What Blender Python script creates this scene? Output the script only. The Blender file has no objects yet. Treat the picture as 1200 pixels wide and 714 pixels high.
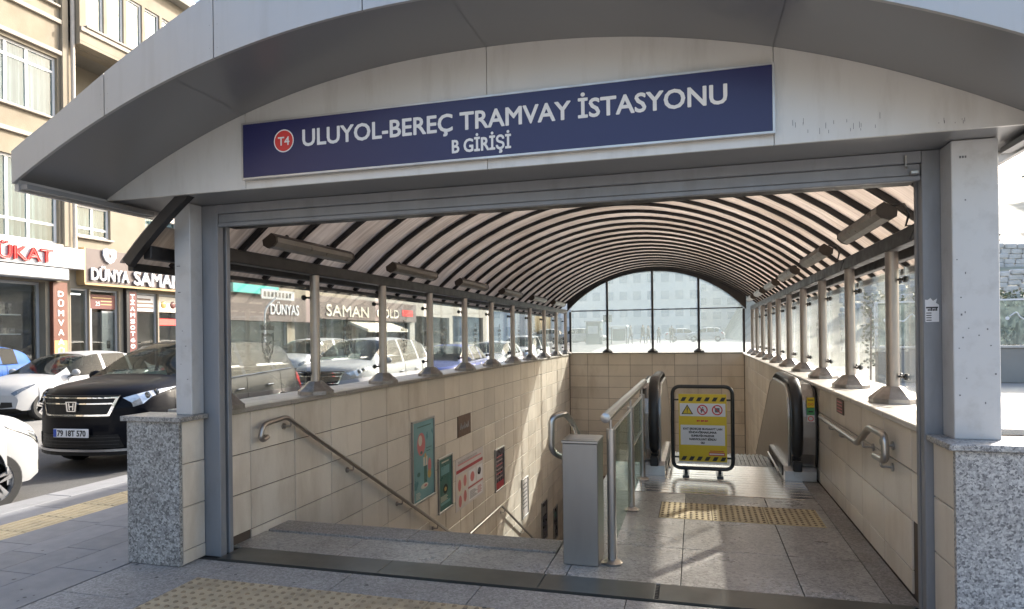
import bpy, bmesh, math, random
from mathutils import Vector, Matrix
random.seed(7)
PI = math.pi
S = bpy.context.scene
COL = S.collection

# ------------------------------------------------------------------ camera
cam = bpy.data.cameras.new('camera')
camo = bpy.data.objects.new('camera', cam)
COL.objects.link(camo)
F_PX, PSI, ROLL = 770.0, math.atan(215 / 770.0), 0.012
cam.sensor_fit = 'HORIZONTAL'
cam.sensor_width = 36.0
cam.lens = 36.0 * F_PX / 1200.0
cam.shift_y = 36.6 / 1200.0
cam.clip_start = 0.05
cam.clip_end = 3000.0
_f = Vector((-math.sin(PSI), math.cos(PSI), 0))
_r = Vector((math.cos(PSI), math.sin(PSI), 0))
_u = Vector((0, 0, 1))
_rc = _r * math.cos(ROLL) - _u * math.sin(ROLL)
_uc = _r * math.sin(ROLL) + _u * math.cos(ROLL)
camo.matrix_world = Matrix(((_rc.x, _uc.x, -_f.x, 0), (_rc.y, _uc.y, -_f.y, 0), (_rc.z, _uc.z, -_f.z, 1.6), (0, 0, 0, 1)))
S.camera = camo

# ------------------------------------------------------------------ sky and sun
SUN_EL, SUN_AZ = math.radians(29.0), math.radians(33.7)
world = bpy.data.worlds.new('World')
S.world = world
world.use_nodes = True
wn = world.node_tree
sky = wn.nodes.new('ShaderNodeTexSky')
sky.sky_type = 'NISHITA'
sky.sun_disc = False
sky.sun_elevation = SUN_EL
sky.sun_rotation = SUN_AZ
sky.air_density = 1.1
sky.dust_density = 5.5
sky.ozone_density = 1.6
wn.links.new(sky.outputs[0], wn.nodes['Background'].inputs[0])
wn.nodes['Background'].inputs[1].default_value = 0.15
sun = bpy.data.lights.new('sun', 'SUN')
suno = bpy.data.objects.new('sun', sun)
COL.objects.link(suno)
sun.energy = 2.8
sun.angle = math.radians(0.9)
sun.color = (1.0, 0.95, 0.87)
_d = Vector((math.sin(SUN_AZ) * math.cos(SUN_EL), math.cos(SUN_AZ) * math.cos(SUN_EL), math.sin(SUN_EL)))
suno.rotation_euler = _d.to_track_quat('Z', 'Y').to_euler()
suno.location = (20, 30, 25)
S.view_settings.view_transform = 'Standard'
S.view_settings.look = 'None'
S.view_settings.exposure = 1.8
S.view_settings.gamma = 1.0
S.view_settings.use_curve_mapping = False
S.render.engine = 'CYCLES'
S.cycles.use_denoising = True
S.cycles.max_bounces = 8
S.cycles.diffuse_bounces = 4
S.cycles.glossy_bounces = 4
S.cycles.transparent_max_bounces = 24
S.cycles.sample_clamp_indirect = 6.0
S.cycles.caustics_reflective = False
S.cycles.caustics_refractive = False


# ------------------------------------------------------------------ materials
def _nt(name):
    m = bpy.data.materials.new(name)
    m.use_nodes = True
    nt = m.node_tree
    return m, nt, nt.nodes['Principled BSDF'], nt.nodes['Material Output']


def _noise(nt, scale, detail=4, rough=.6, stretch=(1, 1, 1), coord='pos'):
    if coord == 'pos':
        src = nt.nodes.new('ShaderNodeNewGeometry').outputs['Position']
    else:
        src = nt.nodes.new('ShaderNodeTexCoord').outputs['Object']
    mp = nt.nodes.new('ShaderNodeMapping')
    mp.inputs['Scale'].default_value = stretch
    nt.links.new(src, mp.inputs[0])
    n = nt.nodes.new('ShaderNodeTexNoise')
    n.inputs['Scale'].default_value = scale
    n.inputs['Detail'].default_value = detail
    n.inputs['Roughness'].default_value = rough
    nt.links.new(mp.outputs[0], n.inputs[0])
    return n.outputs[0]


def _ramp(nt, fac, stops):
    r = nt.nodes.new('ShaderNodeValToRGB')
    els = r.color_ramp.elements
    while len(els) < len(stops):
        els.new(0.5)
    for e, (p, c) in zip(els, stops):
        e.position = p
        e.color = (c[0], c[1], c[2], 1)
    nt.links.new(fac, r.inputs[0])
    return r.outputs[0]


def _mixc(nt, fac, a, b, mode='MIX'):
    mx = nt.nodes.new('ShaderNodeMix')
    mx.data_type = 'RGBA'
    mx.blend_type = mode
    for sock, val in ((mx.inputs[0], fac), (mx.inputs[6], a), (mx.inputs[7], b)):
        if hasattr(val, 'is_linked'):
            nt.links.new(val, sock)
        elif isinstance(val, (int, float)):
            sock.default_value = val
        else:
            sock.default_value = (val[0], val[1], val[2], 1)
    return mx.outputs[2]


def mul(c, k):
    return tuple(min(1, x * k) for x in c)


def M(name, col, rough=.5, metal=0., var=.12, scale=3., stretch=(1, 1, 1), bump=0., bscale=60., spec=.5, coat=0.,
      rand=0., rvar=.1, dirt=None, dscale=2.0, dstretch=(1, 1, 1), damt=.5, coord='pos', fine=0., fscale=200.):
    m, nt, b, o = _nt(name)
    n = _noise(nt, scale, stretch=stretch, coord=coord)
    c = _ramp(nt, n, [(.3, mul(col, 1 - var)), (.7, mul(col, 1 + var))])
    if fine:
        f = _noise(nt, fscale, 2, .5, coord=coord)
        c = _mixc(nt, 1.0, c, _ramp(nt, f, [(.35, (1 - fine,) * 3), (.65, (1 + fine * 0,) * 3)]), 'MULTIPLY')
    if dirt:
        d = _noise(nt, dscale, 6, .65, stretch=dstretch, coord=coord)
        f = _ramp(nt, d, [(.5, (0, 0, 0)), (.72, (damt,) * 3)])
        c = _mixc(nt, f, c, dirt)
    if rand:
        oi = nt.nodes.new('ShaderNodeObjectInfo')
        c = _mixc(nt, 1.0, c, _ramp(nt, oi.outputs['Random'], [(0, (1 - rand,) * 3), (1, (1, 1, 1))]), 'MULTIPLY')
    nt.links.new(c, b.inputs['Base Color'])
    if rvar:
        rr = nt.nodes.new('ShaderNodeMapRange')
        rr.inputs[1].default_value = .3
        rr.inputs[2].default_value = .7
        rr.inputs[3].default_value = max(.02, rough - rvar)
        rr.inputs[4].default_value = min(1, rough + rvar)
        nt.links.new(_noise(nt, scale * 2.3, coord=coord, stretch=stretch), rr.inputs[0])
        nt.links.new(rr.outputs[0], b.inputs['Roughness'])
    else:
        b.inputs['Roughness'].default_value = rough
    b.inputs['Metallic'].default_value = metal
    b.inputs['Specular IOR Level'].default_value = spec
    b.inputs['Coat Weight'].default_value = coat
    b.inputs['Coat Roughness'].default_value = .03
    if bump:
        bm = nt.nodes.new('ShaderNodeBump')
        bm.inputs['Strength'].default_value = bump
        bm.inputs['Distance'].default_value = .01
        nt.links.new(_noise(nt, bscale, coord=coord), bm.inputs['Height'])
        nt.links.new(bm.outputs[0], b.inputs['Normal'])
    return m


def flat(name, col, rough=.5, metal=0., emit=0.):
    m, nt, b, o = _nt(name)
    b.inputs['Base Color'].default_value = (*col, 1)
    b.inputs['Roughness'].default_value = rough
    b.inputs['Metallic'].default_value = metal
    if emit:
        b.inputs['Emission Color'].default_value = (*col, 1)
        b.inputs['Emission Strength'].default_value = emit
    return m


def granite(name, dark, mid, light, sc, rough=.35, bump=.05, stain=.30):
    m, nt, b, o = _nt(name)
    pos = nt.nodes.new('ShaderNodeNewGeometry').outputs['Position']
    dn = nt.nodes.new('ShaderNodeTexNoise')
    dn.inputs['Scale'].default_value = sc * .9
    dn.inputs['Detail'].default_value = 3
    nt.links.new(pos, dn.inputs[0])
    va = nt.nodes.new('ShaderNodeVectorMath')
    va.operation = 'SCALE'
    va.inputs['Scale'].default_value = 1.3 / sc
    nt.links.new(dn.outputs['Color'], va.inputs[0])
    ad = nt.nodes.new('ShaderNodeVectorMath')
    ad.operation = 'ADD'
    nt.links.new(pos, ad.inputs[0])
    nt.links.new(va.outputs[0], ad.inputs[1])
    vo = nt.nodes.new('ShaderNodeTexVoronoi')
    vo.inputs['Scale'].default_value = sc * 1.5
    nt.links.new(ad.outputs[0], vo.inputs['Vector'])
    sp = nt.nodes.new('ShaderNodeSeparateColor')
    nt.links.new(vo.outputs['Color'], sp.inputs[0])
    c = _ramp(nt, sp.outputs[0], [(.16, dark), (.30, mid), (.62, mid), (.78, light)])
    c2 = _ramp(nt, _noise(nt, sc * 3.5, 2, .6), [(.38, mul(mid, .55)), (.5, mid), (.62, light)])
    c = _mixc(nt, .35, c, c2)
    n3 = _noise(nt, 1.3, 6, .62)
    c = _mixc(nt, 1.0, c, _ramp(nt, n3, [(.32, (1 - stain, 1 - stain * 1.04, 1 - stain * 1.1)), (.62, (1, 1, 1))]), 'MULTIPLY')
    nt.links.new(c, b.inputs['Base Color'])
    rr = nt.nodes.new('ShaderNodeMapRange')
    rr.inputs[1].default_value = .3
    rr.inputs[2].default_value = .7
    rr.inputs[3].default_value = rough + .10
    rr.inputs[4].default_value = max(.08, rough - .06)
    nt.links.new(n3, rr.inputs[0])
    nt.links.new(rr.outputs[0], b.inputs['Roughness'])
    return m


def glassmat(name, tint, milk, milkcol, fres=.06, dirtscale=2.5, streak=(1, 1, 1), trl=.5):
    m, nt, b, o = _nt(name)
    nt.nodes.remove(b)
    tr = nt.nodes.new('ShaderNodeBsdfTransparent')
    tr.inputs[0].default_value = (*tint, 1)
    df = nt.nodes.new('ShaderNodeBsdfDiffuse')
    df.inputs[0].default_value = (*milkcol, 1)
    tl = nt.nodes.new('ShaderNodeBsdfTranslucent')
    tl.inputs[0].default_value = (*milkcol, 1)
    md = nt.nodes.new('ShaderNodeMixShader')
    md.inputs[0].default_value = trl
    nt.links.new(df.outputs[0], md.inputs[1])
    nt.links.new(tl.outputs[0], md.inputs[2])
    n = _noise(nt, dirtscale, 6, .65, stretch=streak)
    mr = nt.nodes.new('ShaderNodeMapRange')
    mr.inputs[1].default_value = .32
    mr.inputs[2].default_value = .7
    mr.inputs[3].default_value = milk * .75
    mr.inputs[4].default_value = milk * 1.3
    nt.links.new(n, mr.inputs[0])
    m1 = nt.nodes.new('ShaderNodeMixShader')
    nt.links.new(mr.outputs[0], m1.inputs[0])
    nt.links.new(tr.outputs[0], m1.inputs[1])
    nt.links.new(md.outputs[0], m1.inputs[2])
    gl = nt.nodes.new('ShaderNodeBsdfGlossy')
    gl.inputs['Roughness'].default_value = .02
    lw = nt.nodes.new('ShaderNodeLayerWeight')
    lw.inputs[0].default_value = .25
    mr2 = nt.nodes.new('ShaderNodeMapRange')
    mr2.inputs[3].default_value = fres
    mr2.inputs[4].default_value = .35
    nt.links.new(lw.outputs['Fresnel'], mr2.inputs[0])
    m2 = nt.nodes.new('ShaderNodeMixShader')
    nt.links.new(mr2.outputs[0], m2.inputs[0])
    nt.links.new(m1.outputs[0], m2.inputs[1])
    nt.links.new(gl.outputs[0], m2.inputs[2])
    nt.links.new(m2.outputs[0], o.inputs[0])
    return m


def polycarb(name):
    m, nt, b, o = _nt(name)
    nt.nodes.remove(b)
    n = _noise(nt, 1.0, 5, .6, stretch=(1.3, 26, 1.3))
    n2 = _noise(nt, .9, 4, .6)
    c = _ramp(nt, n, [(.3, (.50, .455, .415)), (.5, (.66, .61, .565)), (.72, (.80, .755, .71))])
    c = _mixc(nt, 1.0, c, _ramp(nt, n2, [(.3, (.84, .81, .78)), (.7, (1, 1, 1))]), 'MULTIPLY')
    df = nt.nodes.new('ShaderNodeBsdfDiffuse')
    nt.links.new(c, df.inputs[0])
    tl = nt.nodes.new('ShaderNodeBsdfTranslucent')
    nt.links.new(c, tl.inputs[0])
    mx = nt.nodes.new('ShaderNodeMixShader')
    mx.inputs[0].default_value = .66
    nt.links.new(df.outputs[0], mx.inputs[1])
    nt.links.new(tl.outputs[0], mx.inputs[2])
    gl = nt.nodes.new('ShaderNodeBsdfGlossy')
    gl.inputs['Roughness'].default_value = .35
    m2 = nt.nodes.new('ShaderNodeMixShader')
    m2.inputs[0].default_value = .06
    nt.links.new(mx.outputs[0], m2.inputs[1])
    nt.links.new(gl.outputs[0], m2.inputs[2])
    nt.links.new(m2.outputs[0], o.inputs[0])
    return m


MT = {}
MT['clad'] = M('painted aluminium cladding', (.42, .417, .415), .38, .40, .04, .8, dirt=(.30, .27, .24), dscale=1.0, dstretch=(9, 9, .9), damt=.28, rvar=.03, bump=.12, bscale=1.2)
MT['tymp'] = M('pale aluminium cladding', (.60, .59, .57), .38, .2, .04, .8, dirt=(.33, .30, .26), dscale=1.0, dstretch=(7, 7, 1.2), damt=.3, rvar=.03)
MT['clad_post'] = M('white painted steel', (.50, .505, .51), .42, .15, .05, 1.2, dirt=(.22, .20, .18), dscale=9, damt=.25, rvar=.06)
MT['soffit'] = M('grey soffit sheet', (.22, .222, .226), .32, .3, .04, .5, rvar=0)
MT['steel_grey'] = M('grey blue painted steel', (.235, .245, .265), .45, .25, .06, 2.0, stretch=(3, 3, .5), dirt=(.13, .125, .12), dscale=4, dstretch=(2, 2, .6), damt=.3)
MT['dark_steel'] = M('dark brown painted steel', (.022, .020, .020), .45, .1, .3, 4)
MT['seam'] = flat('shadow gap sealant', (.06, .06, .06), .8)
MT['sign_blue'] = M('navy sign face', (.017, .018, .085), .34, 0, .06, .6, rvar=0)
MT['sign_white'] = flat('sign white film', (.78, .78, .78), .45)
MT['sign_red'] = flat('sign red film', (.62, .045, .04), .4)
MT['alu'] = M('brushed aluminium trim', (.5, .49, .48), .38, .8, .1, 6)
MT['steel'] = M('brushed stainless steel', (.43, .415, .395), .30, .95, .05, 2, rvar=0)
MT['steel_post'] = M('weathered stainless tube', (.40, .365, .335), .32, .9, .08, 3, rvar=0)
MT['steel_plate'] = M('ribbed stainless floor plate', (.50, .49, .47), .24, .95, .06, 2, rvar=0)
MT['steel_cab'] = M('worn brushed steel', (.33, .315, .30), .34, .9, .10, 1.5, stretch=(2, 2, .5), rvar=.03)
MT['poly'] = polycarb('bronze multiwall polycarbonate')
MT['glass'] = glassmat('dusty safety glass', (.95, .98, .97), .05, (.60, .64, .63), .025, .7, (1, 1.0, .6))
MT['glass_r'] = glassmat('grimy safety glass', (.98, .99, .985), .05, (.86, .92, .91), .015, .8, (1, 1.2, .5))
MT['glass_end'] = glassmat('hazed arch glass', (.95, .98, .985), .19, (.47, .535, .545), .025, .35, (1, 1, .7), .5)
MT['glass_rail'] = glassmat('green tinted balustrade glass', (.80, .88, .84), .06, (.6, .66, .62), .04, 3)
MT['etch'] = glassmat('etched emblem', (.62, .62, .60), .38, (.40, .39, .36), .02, 30)
MT['tile'] = M('cream wall tile', (.77, .70, .60), .34, 0, .06, 1.6, rand=.17, dirt=(.46, .37, .27), dscale=1.5, dstretch=(1.2, 1.2, .4), damt=.6, fine=.05, fscale=150, rvar=.05)
MT['grout'] = M('dark grout', (.10, .075, .055), .9)
MT['coping'] = M('grey stone coping', (.36, .33, .29), .45, 0, .12, 5, fine=.25, fscale=130, dirt=(.14, .12, .1), dscale=4, damt=.4)
MT['coping_r'] = M('pale stone coping', (.60, .565, .51), .4, 0, .08, 5, fine=.18, fscale=130, dirt=(.25, .22, .19), dscale=4, damt=.35)
MT['granite'] = granite('grey speckled granite', (.05, .05, .05), (.27, .268, .26), (.54, .535, .515), 54)
MT['granite_r'] = granite('polished pale granite', (.06, .063, .075), (.36, .358, .36), (.64, .635, .62), 70)
MT['granite_cap'] = granite('granite cap stone', (.10, .095, .09), (.30, .285, .265), (.45, .43, .40), 60)
MT['pave'] = granite('flamed granite paving', (.19, .178, .168), (.295, .28, .265), (.42, .405, .385), 52, .6)
MT['floor'] = granite('worn granite floor', (.17, .16, .145), (.33, .31, .285), (.48, .455, .42), 42, .28)
MT['nosing'] = granite('dark granite stair edge', (.14, .125, .115), (.26, .24, .22), (.38, .355, .33), 60, .5)
MT['basalt'] = M('grey basalt slab', (.215, .215, .22), .6, 0, .10, 3, rand=.2, fine=.18, fscale=220, dirt=(.09, .085, .08), dscale=3, damt=.3)
MT['basalt_sheet'] = M('grey paving sheet', (.16, .165, .175), .65, 0, .15, 2, fine=.2, fscale=200)
MT['kerb'] = M('pale concrete kerb', (.27, .27, .273), .7, 0, .1, 4, rand=.12, fine=.2, fscale=160, dirt=(.15, .14, .13), dscale=5, damt=.4)
MT['joint'] = M('dark paving joint', (.05, .047, .043), .95)
MT['tac_yellow'] = M('yellow tactile tile', (.56, .455, .27), .6, 0, .12, 6, rand=.14, fine=.2, fscale=180, dirt=(.22, .17, .11), dscale=4, damt=.5)
MT['tac_tan'] = M('tan tactile tile', (.50, .40, .26), .6, 0, .12, 6, rand=.12, fine=.25, fscale=180, dirt=(.15, .12, .09), dscale=4, damt=.5)
MT['stud_dark'] = M('worn dark stud', (.16, .11, .06), .6)
MT['stud_tan'] = M('worn tan stud', (.24, .175, .105), .6)
MT['strip'] = M('dark steel shutter track', (.11, .115, .11), .34, .7, .12, 2, rvar=.05, dirt=(.19, .175, .155), dscale=2.2, damt=.35)
MT['concrete'] = M('concrete', (.32, .30, .28), .85, 0, .15, 1.5, fine=.1)
MT['asphalt'] = M('worn asphalt', (.105, .103, .10), .85, 0, .2, .8, fine=.35, fscale=120, dirt=(.05, .05, .05), dscale=.9, damt=.5)
MT['ground'] = M('pale plaza ground', (.33, .315, .29), .85, 0, .12, .4, fine=.1)
MT['black'] = M('black rubber', (.012, .012, .013), .45, 0, .2, 8)
MT['black_paint'] = flat('black painted tube', (.012, .013, .014), .3)
MT['yellow'] = flat('safety yellow print', (.68, .50, .02), .45)
MT['white_print'] = flat('white print', (.72, .72, .73), .5)
MT['red_print'] = flat('red print', (.55, .04, .04), .5)
MT['black_print'] = flat('black print', (.02, .02, .02), .5)
MT['grey_print'] = flat('grey print', (.13, .13, .14), .5)
MT['green_print'] = flat('green print', (.06, .28, .10), .5)
MT['lamp_white'] = M('dusty lamp diffuser', (.20, .185, .165), .35, 0, .15, 4)
MT['lamp_brown'] = M('brown lamp housing', (.06, .048, .04), .5, .2, .2, 6)


# ------------------------------------------------------------------ mesh helpers
class MB:
    def __init__(s):
        s.v, s.f, s.mi = [], [], []
        s.cur = 0

    def quad(s, a, b, c, d):
        n = len(s.v)
        s.v += [tuple(a), tuple(b), tuple(c), tuple(d)]
        s.f.append((n, n + 1, n + 2, n + 3))
        s.mi.append(s.cur)
        return s

    def poly(s, pts):
        n = len(s.v)
        s.v += [tuple(p) for p in pts]
        s.f.append(tuple(range(n, n + len(pts))))
        s.mi.append(s.cur)
        return s

    def box(s, x0, x1, y0, y1, z0, z1):
        n = len(s.v)
        s.v += [(x0, y0, z0), (x1, y0, z0), (x1, y1, z0), (x0, y1, z0), (x0, y0, z1), (x1, y0, z1), (x1, y1, z1), (x0, y1, z1)]
        for q in ((3, 2, 1, 0), (4, 5, 6, 7), (0, 1, 5, 4), (1, 2, 6, 5), (2, 3, 7, 6), (3, 0, 4, 7)):
            s.f.append(tuple(n + i for i in q))
            s.mi.append(s.cur)
        return s

    def cbox(s, x0, x1, y0, y1, z0, z1, c=.004):
        """box with all edges chamfered"""
        bm = bmesh.new()
        bmesh.ops.create_cube(bm, size=1)
        for v in bm.verts:
            v.co = Vector(((x0 + x1) / 2 + v.co.x * (x1 - x0), (y0 + y1) / 2 + v.co.y * (y1 - y0), (z0 + z1) / 2 + v.co.z * (z1 - z0)))
        bmesh.ops.bevel(bm, geom=bm.edges[:], offset=c, segments=1, affect='EDGES', profile=.5)
        n = len(s.v)
        bm.verts.index_update()
        s.v += [tuple(v.co) for v in bm.verts]
        for f in bm.faces:
            s.f.append(tuple(n + v.index for v in f.verts))
            s.mi.append(s.cur)
        bm.free()
        return s

    def prism(s, pts, axis, a0, a1):
        """extrude a 2-D polygon; axis 0/1/2 is the extrusion axis, pts in the other two (ordered)"""
        def P(p, a):
            return [(a, p[0], p[1]), (p[0], a, p[1]), (p[0], p[1], a)][axis]
        n = len(s.v)
        k = len(pts)
        s.v += [P(p, a0) for p in pts] + [P(p, a1) for p in pts]
        s.f.append(tuple(n + i for i in range(k))[::-1])
        s.mi.append(s.cur)
        s.f.append(tuple(n + k + i for i in range(k)))
        s.mi.append(s.cur)
        for i in range(k):
            j = (i + 1) % k
            s.f.append((n + i, n + j, n + k + j, n + k + i))
            s.mi.append(s.cur)
        return s

    def tube(s, pts, r, seg=10, caps=True, rx=None, up=None):
        pts = [Vector(p) for p in pts]
        rings = []
        nrm = None
        for i, p in enumerate(pts):
            t = ((pts[min(i + 1, len(pts) - 1)] - p).normalized() + (p - pts[max(i - 1, 0)]).normalized())
            if t.length < 1e-6:
                t = pts[min(i + 1, len(pts) - 1)] - p
            t.normalize()
            if up is not None:
                a = Vector(up)
                b = t.cross(a).normalized()
                a = b.cross(t).normalized()
            else:
                if nrm is None:
                    a = Vector((0, 0, 1)) if abs(t.z) < .9 else Vector((1, 0, 0))
                else:
                    a = nrm
                a = (a - t * a.dot(t)).normalized()
                b = t.cross(a)
                nrm = a
            k = 1.0
            if 0 < i < len(pts) - 1:
                c = (pts[i + 1] - p).normalized().dot((p - pts[i - 1]).normalized())
                k = 1.0 / max(.5, math.sqrt((1 + c) / 2))
            n = len(s.v)
            for q in range(seg):
                an = 2 * PI * q / seg
                s.v.append(tuple(p + a * math.cos(an) * r + b * math.sin(an) * (rx or r)))
            rings.append(n)
        for i in range(len(rings) - 1):
            for q in range(seg):
                j = (q + 1) % seg
                s.f.append((rings[i] + q, rings[i] + j, rings[i + 1] + j, rings[i + 1] + q))
                s.mi.append(s.cur)
        if caps:
            s.f.append(tuple(rings[0] + q for q in range(seg))[::-1])
            s.mi.append(s.cur)
            s.f.append(tuple(rings[-1] + q for q in range(seg)))
            s.mi.append(s.cur)
        return s

    def lathe(s, prof, cen, axis=2, seg=20):
        """prof: (radius, height) list round an axis through cen"""
        rings = []
        for r, h in prof:
            n = len(s.v)
            for q in range(seg):
                an = 2 * PI * q / seg
                a, b = r * math.cos(an), r * math.sin(an)
                p = [(h, a, b), (b, h, a), (a, b, h)][axis]
                s.v.append((cen[0] + p[0], cen[1] + p[1], cen[2] + p[2]))
            rings.append(n)
        for i in range(len(rings) - 1):
            for q in range(seg):
                j = (q + 1) % seg
                s.f.append((rings[i] + q, rings[i] + j, rings[i + 1] + j, rings[i + 1] + q))
                s.mi.append(s.cur)
        s.f.append(tuple(rings[0] + q for q in range(seg))[::-1])
        s.mi.append(s.cur)
        s.f.append(tuple(rings[-1] + q for q in range(seg)))
        s.mi.append(s.cur)
        return s

    def mesh(s, name, mats, smooth=False):
        me = bpy.data.meshes.new(name)
        me.from_pydata(s.v, [], s.f)
        if not isinstance(mats, (list, tuple)):
            mats = [mats]
        for m in mats:
            me.materials.append(m)
        if len(mats) > 1:
            for p, i in zip(me.polygons, s.mi):
                p.material_index = i
        if smooth:
            for p in me.polygons:
                p.use_smooth = True
            if smooth != 'all':
                me.set_sharp_from_angle(angle=math.radians(38))
        me.update()
        return me

    def build(s, name, mats, parent=None, local=False, smooth=False):
        return link(name, s.mesh(name, mats, smooth), parent, local)


def link(name, me, parent=None, local=False, loc=None):
    o = bpy.data.objects.new(name, me)
    COL.objects.link(o)
    if parent is not None:
        o.parent = parent
        if not local:
            base = Vector(parent.location)
            if parent.parent is not None:
                base += Vector(parent.parent.location)
            o.location = -base
    if loc is not None:
        o.location = Vector(o.location) + Vector(loc)
    return o


def tag(o, label, cat, group=None):
    o['label'] = label
    o['category'] = cat
    if group:
        o['group'] = group
    return o


def thing(name, label, cat, loc=(0, 0, 0), rz=0., group=None):
    o = bpy.data.objects.new(name, None)
    o.empty_display_size = .2
    COL.objects.link(o)
    o.location = loc
    o.rotation_euler = (0, 0, rz)
    return tag(o, label, cat, group)


def struct(o):
    o['kind'] = 'structure'
    return o


def piece(me, name, parent, loc):
    """shared-mesh piece placed at world loc under a parent that has no rotation"""
    o = bpy.data.objects.new(name, me)
    COL.objects.link(o)
    o.parent = parent
    base = Vector(parent.location)
    if parent.parent is not None:
        base += Vector(parent.parent.location)
    o.location = Vector(loc) - base
    return o


def text_mesh(name, body, mat, w, h, extrude=.004, bold=.0, spacing=1.0, space_line=1.0):
    """text as a mesh in the XZ plane facing -Y, lower-left at the origin, fitted to w x h (capital box)"""
    cu = bpy.data.curves.new(name, 'FONT')
    cu.body = body
    cu.size = 1.0
    cu.extrude = 0.0
    cu.space_character = spacing
    cu.space_line = space_line
    cu.align_x = 'CENTER' if '\n' in body else 'LEFT'
    cu.resolution_u = 3
    t = bpy.data.objects.new(name, cu)
    COL.objects.link(t)
    bpy.context.view_layer.update()
    me = bpy.data.meshes.new_from_object(t.evaluated_get(bpy.context.evaluated_depsgraph_get()))
    bpy.data.objects.remove(t)
    bm = bmesh.new()
    bm.from_mesh(me)
    xs = [v.co.x for v in bm.verts]
    ys = [v.co.y for v in bm.verts]
    x0, x1 = min(xs), max(xs)
    if '\n' in body:
        y0, y1 = min(ys), max(ys)
    else:
        y0, y1 = 0, .70
    for v in bm.verts:
        v.co = Vector(((v.co.x - x0) / (x1 - x0) * w, 0, (v.co.y - y0) / (y1 - y0) * h))
    tubes = []
    if bold:
        rr = bold * h * 1.45
        for e in bm.edges:
            if len(e.link_faces) == 1:
                a, b = e.verts[0].co.copy(), e.verts[1].co.copy()
                if (b - a).length > 1e-6:
                    tubes.append((a, b))
    if extrude:
        r = bmesh.ops.extrude_face_region(bm, geom=bm.faces[:])
        for g in r['geom']:
            if isinstance(g, bmesh.types.BMVert):
                g.co.y -= extrude
        bmesh.ops.recalc_face_normals(bm, faces=bm.faces[:])
    for a, b in tubes:
        t = (b - a).normalized()
        nn = Vector((-t.z, 0, t.x))
        yv = -extrude + min(rr * .25, extrude * .5)
        q = []
        for p, k in ((a - t * rr * .35, 1), (b + t * rr * .35, 1)):
            q.append([bm.verts.new(p + nn * rr * math.cos(an) + Vector((0, yv - min(rr, .6 * extrude + .0004) * math.sin(an), 0))) for an in (0, PI / 4, PI / 2, 3 * PI / 4, PI)])
        for i in range(4):
            bm.faces.new((q[0][i], q[1][i], q[1][i + 1], q[0][i + 1]))
        bm.faces.new(q[0][::-1])
        bm.faces.new(q[1])
    bm.to_mesh(me)
    bm.free()
    me.materials.clear()
    me.materials.append(mat)
    me.name = name
    return me


def text(name, body, mat, p, w, h, parent, rz=0., **k):
    o = link(name, text_mesh(name, body, mat, w, h, **k), parent, False, p)
    o.rotation_euler = (0, 0, rz)
    return o


def ring_xz(cx, cz, r0, r1, y, seg=28):
    m = MB()
    for i in range(seg):
        a, b = 2 * PI * i / seg, 2 * PI * (i + 1) / seg
        m.quad((cx + r0 * math.cos(a), y, cz + r0 * math.sin(a)), (cx + r1 * math.cos(a), y, cz + r1 * math.sin(a)),
               (cx + r1 * math.cos(b), y, cz + r1 * math.sin(b)), (cx + r0 * math.cos(b), y, cz + r0 * math.sin(b)))
    return m

# ================================================================== SETTING: ground, road, pavement, floors
XL, XR, YE = -3.47, 1.25, 18.5           # tiled wall planes and the end wall


def gz(y):
    t = min(1., max(0., (y - 30.) / 20.))
    return .85 * t * t * (3 - 2 * t)


m = MB()
xs = [-400, -120, -60, -16.2, -6.5, -3.96, 1.76, 4.5, 20, 60, 140, 500]
ys = [-300, -60, -20, 0, 4.35, 18.9, 24, 30, 33, 36, 39, 42, 45, 48, 51, 70, 120, 300, 900]
for i in range(len(xs) - 1):
    for j in range(len(ys) - 1):
        if xs[i] == -3.96 and ys[j] == 4.35:
            continue
        a, b, c, d = xs[i], xs[i + 1], ys[j], ys[j + 1]
        m.quad((a, c, gz(c) - .14), (b, c, gz(c) - .14), (b, d, gz(d) - .14), (a, d, gz(d) - .14))
struct(m.build('ground', MT['ground']))

m = MB()
yr = [-80, -30, 0, 30, 33, 36, 39, 42, 45, 48, 51, 90, 200]
for c, d in zip(yr, yr[1:]):
    m.quad((-15.6, c, gz(c) - .12), (-6.56, c, gz(c) - .12), (-6.56, d, gz(d) - .12), (-15.6, d, gz(d) - .12))
road = struct(m.build('road', MT['asphalt']))
m = MB()
MT['lane'] = M('faded white lane paint', (.42, .42, .40), .8, 0, .3, 3, fine=.3)
for k in range(-4, 14):
    m.quad((-9.98, k * 4.2, -.116), (-9.86, k * 4.2, -.116), (-9.86, k * 4.2 + 2, -.116), (-9.98, k * 4.2 + 2, -.116))
m.build('lane_marking', MT['lane'], road)
# lighter worn lane beside the parking bays
m = MB()
MT['asphalt_pale'] = M('pale worn asphalt lane', (.22, .215, .205), .85, 0, .15, .7, fine=.3, fscale=110)
m.quad((-15.4, -60, -.117), (-10.1, -60, -.117), (-10.1, 30, -.117), (-15.4, 30, -.117))
m.build('lane_surface', MT['asphalt_pale'], road)

# far pavement in front of the shops
far_pave = struct(MB().box(-19, -15.75, -80, 30, -.139, .02).build('far_pavement', MT['basalt_sheet']))
m = MB()
for k in range(-10, 30):
    m.cbox(-15.745, -15.6, k * 1.0 + .004, k * 1.0 + .996, -.139, .025, .01)
m.build('kerb', MT['kerb'], far_pave)

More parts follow.
